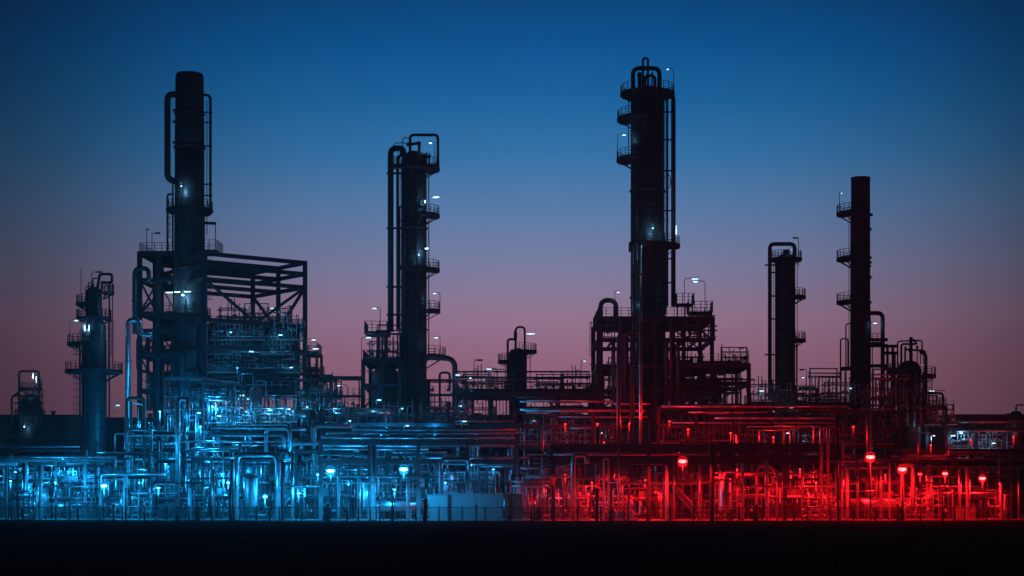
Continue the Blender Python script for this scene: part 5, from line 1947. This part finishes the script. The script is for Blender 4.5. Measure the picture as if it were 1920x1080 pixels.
# thin night air
mb = MB().box(-330, 330, -40, 440, -1.2, 90)
hz = obj('haze', mb, 'steel', base=(0, 0, 0))
hz['kind'] = 'stuff'
hm = bpy.data.materials.new('haze_air')
hm.use_nodes = True
hn = hm.node_tree
hn.nodes.remove(hn.nodes['Principled BSDF'])
pv = hn.nodes.new('ShaderNodeVolumePrincipled')
pv.inputs['Color'].default_value = (0.85, 0.88, 0.92, 1)
pv.inputs['Density'].default_value = HAZE
pv.inputs['Anisotropy'].default_value = 0.72
hn.links.new(pv.outputs[0], hn.nodes['Material Output'].inputs['Volume'])
hz.data.materials.clear()
hz.data.materials.append(hm)

SH = [(8, 140, 885), (206, 318, 872), (398, 496, 868), (505, 600, 880), (612, 735, 872), (815, 930, 876), (985, 1098, 866), (1106, 1172, 872), (1256, 1330, 868), (1340, 1436, 876),
      (1450, 1556, 870), (1568, 1676, 874), (1702, 1796, 886), (1806, 1908, 888)]
for n_, (a, b, py) in enumerate(SH):
    Ys = 234.5
    x0, x1, h = xx(a, Ys), xx(b, Ys), zz(py, Ys)
    r_ = thing('fill_shelter', ((x0 + x1) / 2, Ys, 0.02), '', 'shelter', 'added fill shelters at the back of the yard')  # added behind the pipework as a lit backdrop that fills its gaps
    q = MB().box(x0, x1, Ys, Ys + 2.2, 0.021, h - .3)
    for j in range(int((x1 - x0) / .8)):
        x = x0 + .4 + j * .8
        q.box(x - .06, x + .06, Ys - .05, Ys - .002, .05, h - .32)
    obj('wall', q, 'shelter', r_)
    q = MB().box(x0 - .2, x1 + .2, Ys - .5, Ys + 2.3, h - .298, h - .1)
    obj('roof', q, 'steel', r_)
    for f_ in (.3, .72):
        xd = x0 + (x1 - x0) * f_
        q = MB().box(xd - .6, xd + .6, Ys - .11, Ys - .052, .05, 2.3)
        d_ = obj('door', q, 'steel', r_)
        q = MB().box(xd + .4, xd + .46, Ys - .17, Ys - .112, 1.0, 1.2)
        obj('handle', q, 'galv', d_)
    auto(r_, (a + b) / 2, 'added pale flat-roofed fill shelter')

# labels of the automatic things
finish_labels()
dH = {}
for o, py, px, desc in HZ:
    for a, b, ph in ZONES:
        if a <= px < b:
            dH.setdefault((desc, ph), []).append((py, o))
            break
for (desc, ph), L in dH.items():
    L.sort(key=lambda t: t[0])
    for j, (py, o) in enumerate(L):
        o['label'] = desc + ' ' + ph if len(L) == 1 else (('top ' if j == 0 else ORD[j] + ' ') + desc + ' from the top ' + ph).replace('top ' + desc + ' from the top', 'topmost ' + desc)

# ================================================================== world, sun, camera
w = bpy.data.worlds.new('World')
SC.world = w
w.use_nodes = True
nt = w.node_tree
bg = nt.nodes['Background']
N_ = nt.nodes.new
L_ = nt.links.new
tc = N_('ShaderNodeTexCoord')
sep = N_('ShaderNodeSeparateXYZ')
L_(tc.outputs['Generated'], sep.inputs[0])


def math_(op, a, b=None):
    n = N_('ShaderNodeMath')
    n.operation = op
    for i_, v in ((0, a), (1, b)):
        if v is None:
            continue
        if isinstance(v, (int, float)):
            n.inputs[i_].default_value = v
        else:
            L_(v, n.inputs[i_])
    return n.outputs[0]


hl = math_('SQRT', math_('ADD', math_('POWER', sep.outputs[0], 2), math_('POWER', sep.outputs[1], 2)))
el = math_('DIVIDE', sep.outputs[2], hl)
t_ = math_('DIVIDE', el, 0.6)
az = math_('DIVIDE', math_('ARCTAN2', sep.outputs[0], sep.outputs[1]), PI)   # -1..1, 0 = straight ahead
az = math_('ABSOLUTE', math_('SUBTRACT', az, 0.006))


def srgb(r, g, b):
    f = lambda c: (c / 255 / 12.92) if c <= 10 else ((c / 255 + .055) / 1.055) ** 2.4
    return (f(r), f(g), f(b), 1)


ramp = N_('ShaderNodeValToRGB')
cr = ramp.color_ramp
cr.interpolation = 'EASE' if False else 'LINEAR'
stops = [(0.0, srgb(100, 66, 88)), ((HOR - 780) * K / .6, srgb(136, 89, 108)), ((HOR - 680) * K / .6, srgb(145, 99, 122)), ((HOR - 600) * K / .6, srgb(147, 114, 140)),
         ((HOR - 500) * K / .6, srgb(122, 124, 159)), ((HOR - 400) * K / .6, srgb(90, 124, 169)), ((HOR - 300) * K / .6, srgb(52, 115, 168)), ((HOR - 200) * K / .6, srgb(24, 100, 158)),
         ((HOR - 100) * K / .6, srgb(2, 84, 146)), ((HOR - 0) * K / .6, srgb(0, 67, 122)), (0.75, srgb(0, 40, 85)), (1.0, srgb(0, 22, 52))]
while len(cr.elements) < len(stops):
    cr.elements.new(0.5)
for e, (p, c) in zip(cr.elements, sorted(stops)):
    e.position = p
    e.color = c
L_(t_, ramp.inputs['Fac'])
ra = N_('ShaderNodeValToRGB')
ca = ra.color_ramp
ast = [(0.0, 1.0), (4 / 180, .97), (8 / 180, .85), (12 / 180, .61), (15 / 180, .37), (17 / 180, .26), (25 / 180, .22), (60 / 180, .1), (1.0, .05)]
while len(ca.elements) < len(ast):
    ca.elements.new(0.5)
for e, (p, v) in zip(ca.elements, ast):
    e.position = p
    e.color = (v, v, v, 1)
L_(az, ra.inputs['Fac'])
mx = N_('ShaderNodeMixRGB')
mx.blend_type = 'MULTIPLY'
mx.inputs[0].default_value = 1
L_(ramp.outputs[0], mx.inputs[1])
L_(ra.outputs[0], mx.inputs[2])
sky = N_('ShaderNodeTexSky')
sky.sky_type = 'NISHITA'
sky.sun_disc = False
sky.sun_elevation = math.radians(-4)
sky.sun_rotation = math.radians(0)
ad = N_('ShaderNodeMixRGB')
ad.blend_type = 'ADD'
ad.inputs[0].default_value = 0.01
L_(mx.outputs[0], ad.inputs[1])
L_(sky.outputs[0], ad.inputs[2])
L_(ad.outputs[0], bg.inputs['Color'])
bg.inputs['Strength'].default_value = 1.09

sd = bpy.data.lights.new('sun', 'SUN')
sd.energy = 0.02
sd.color = (1.0, 0.6, 0.55)
sd.angle = math.radians(4)
so = bpy.data.objects.new('sun', sd)
COL.objects.link(so)
so.rotation_euler = (math.radians(-88), 0, 0)     # low behind the plant, light comes towards the camera

cd = bpy.data.cameras.new('camera')
cd.sensor_width = 36
cd.lens = 36 / (1920 * K)
cd.shift_y = (HOR - 540) / 1920
cd.clip_start = 1
cd.clip_end = 6000
co = bpy.data.objects.new('camera', cd)
COL.objects.link(co)
co.location = (0, 0, EYE)
co.rotation_euler = (PI / 2, 0, 0)
SC.camera = co

SC.view_settings.view_transform = 'Standard'
SC.view_settings.look = 'None'
SC.view_settings.exposure = 0
SC.view_settings.gamma = 1
SC.render.engine = 'CYCLES'
SC.cycles.use_denoising = True
SC.cycles.max_bounces = 5
SC.cycles.diffuse_bounces = 2
SC.cycles.glossy_bounces = 3
SC.cycles.use_light_tree = True
SC.cycles.sample_clamp_indirect = 4
SC.cycles.caustics_reflective = False
SC.cycles.caustics_refractive = False
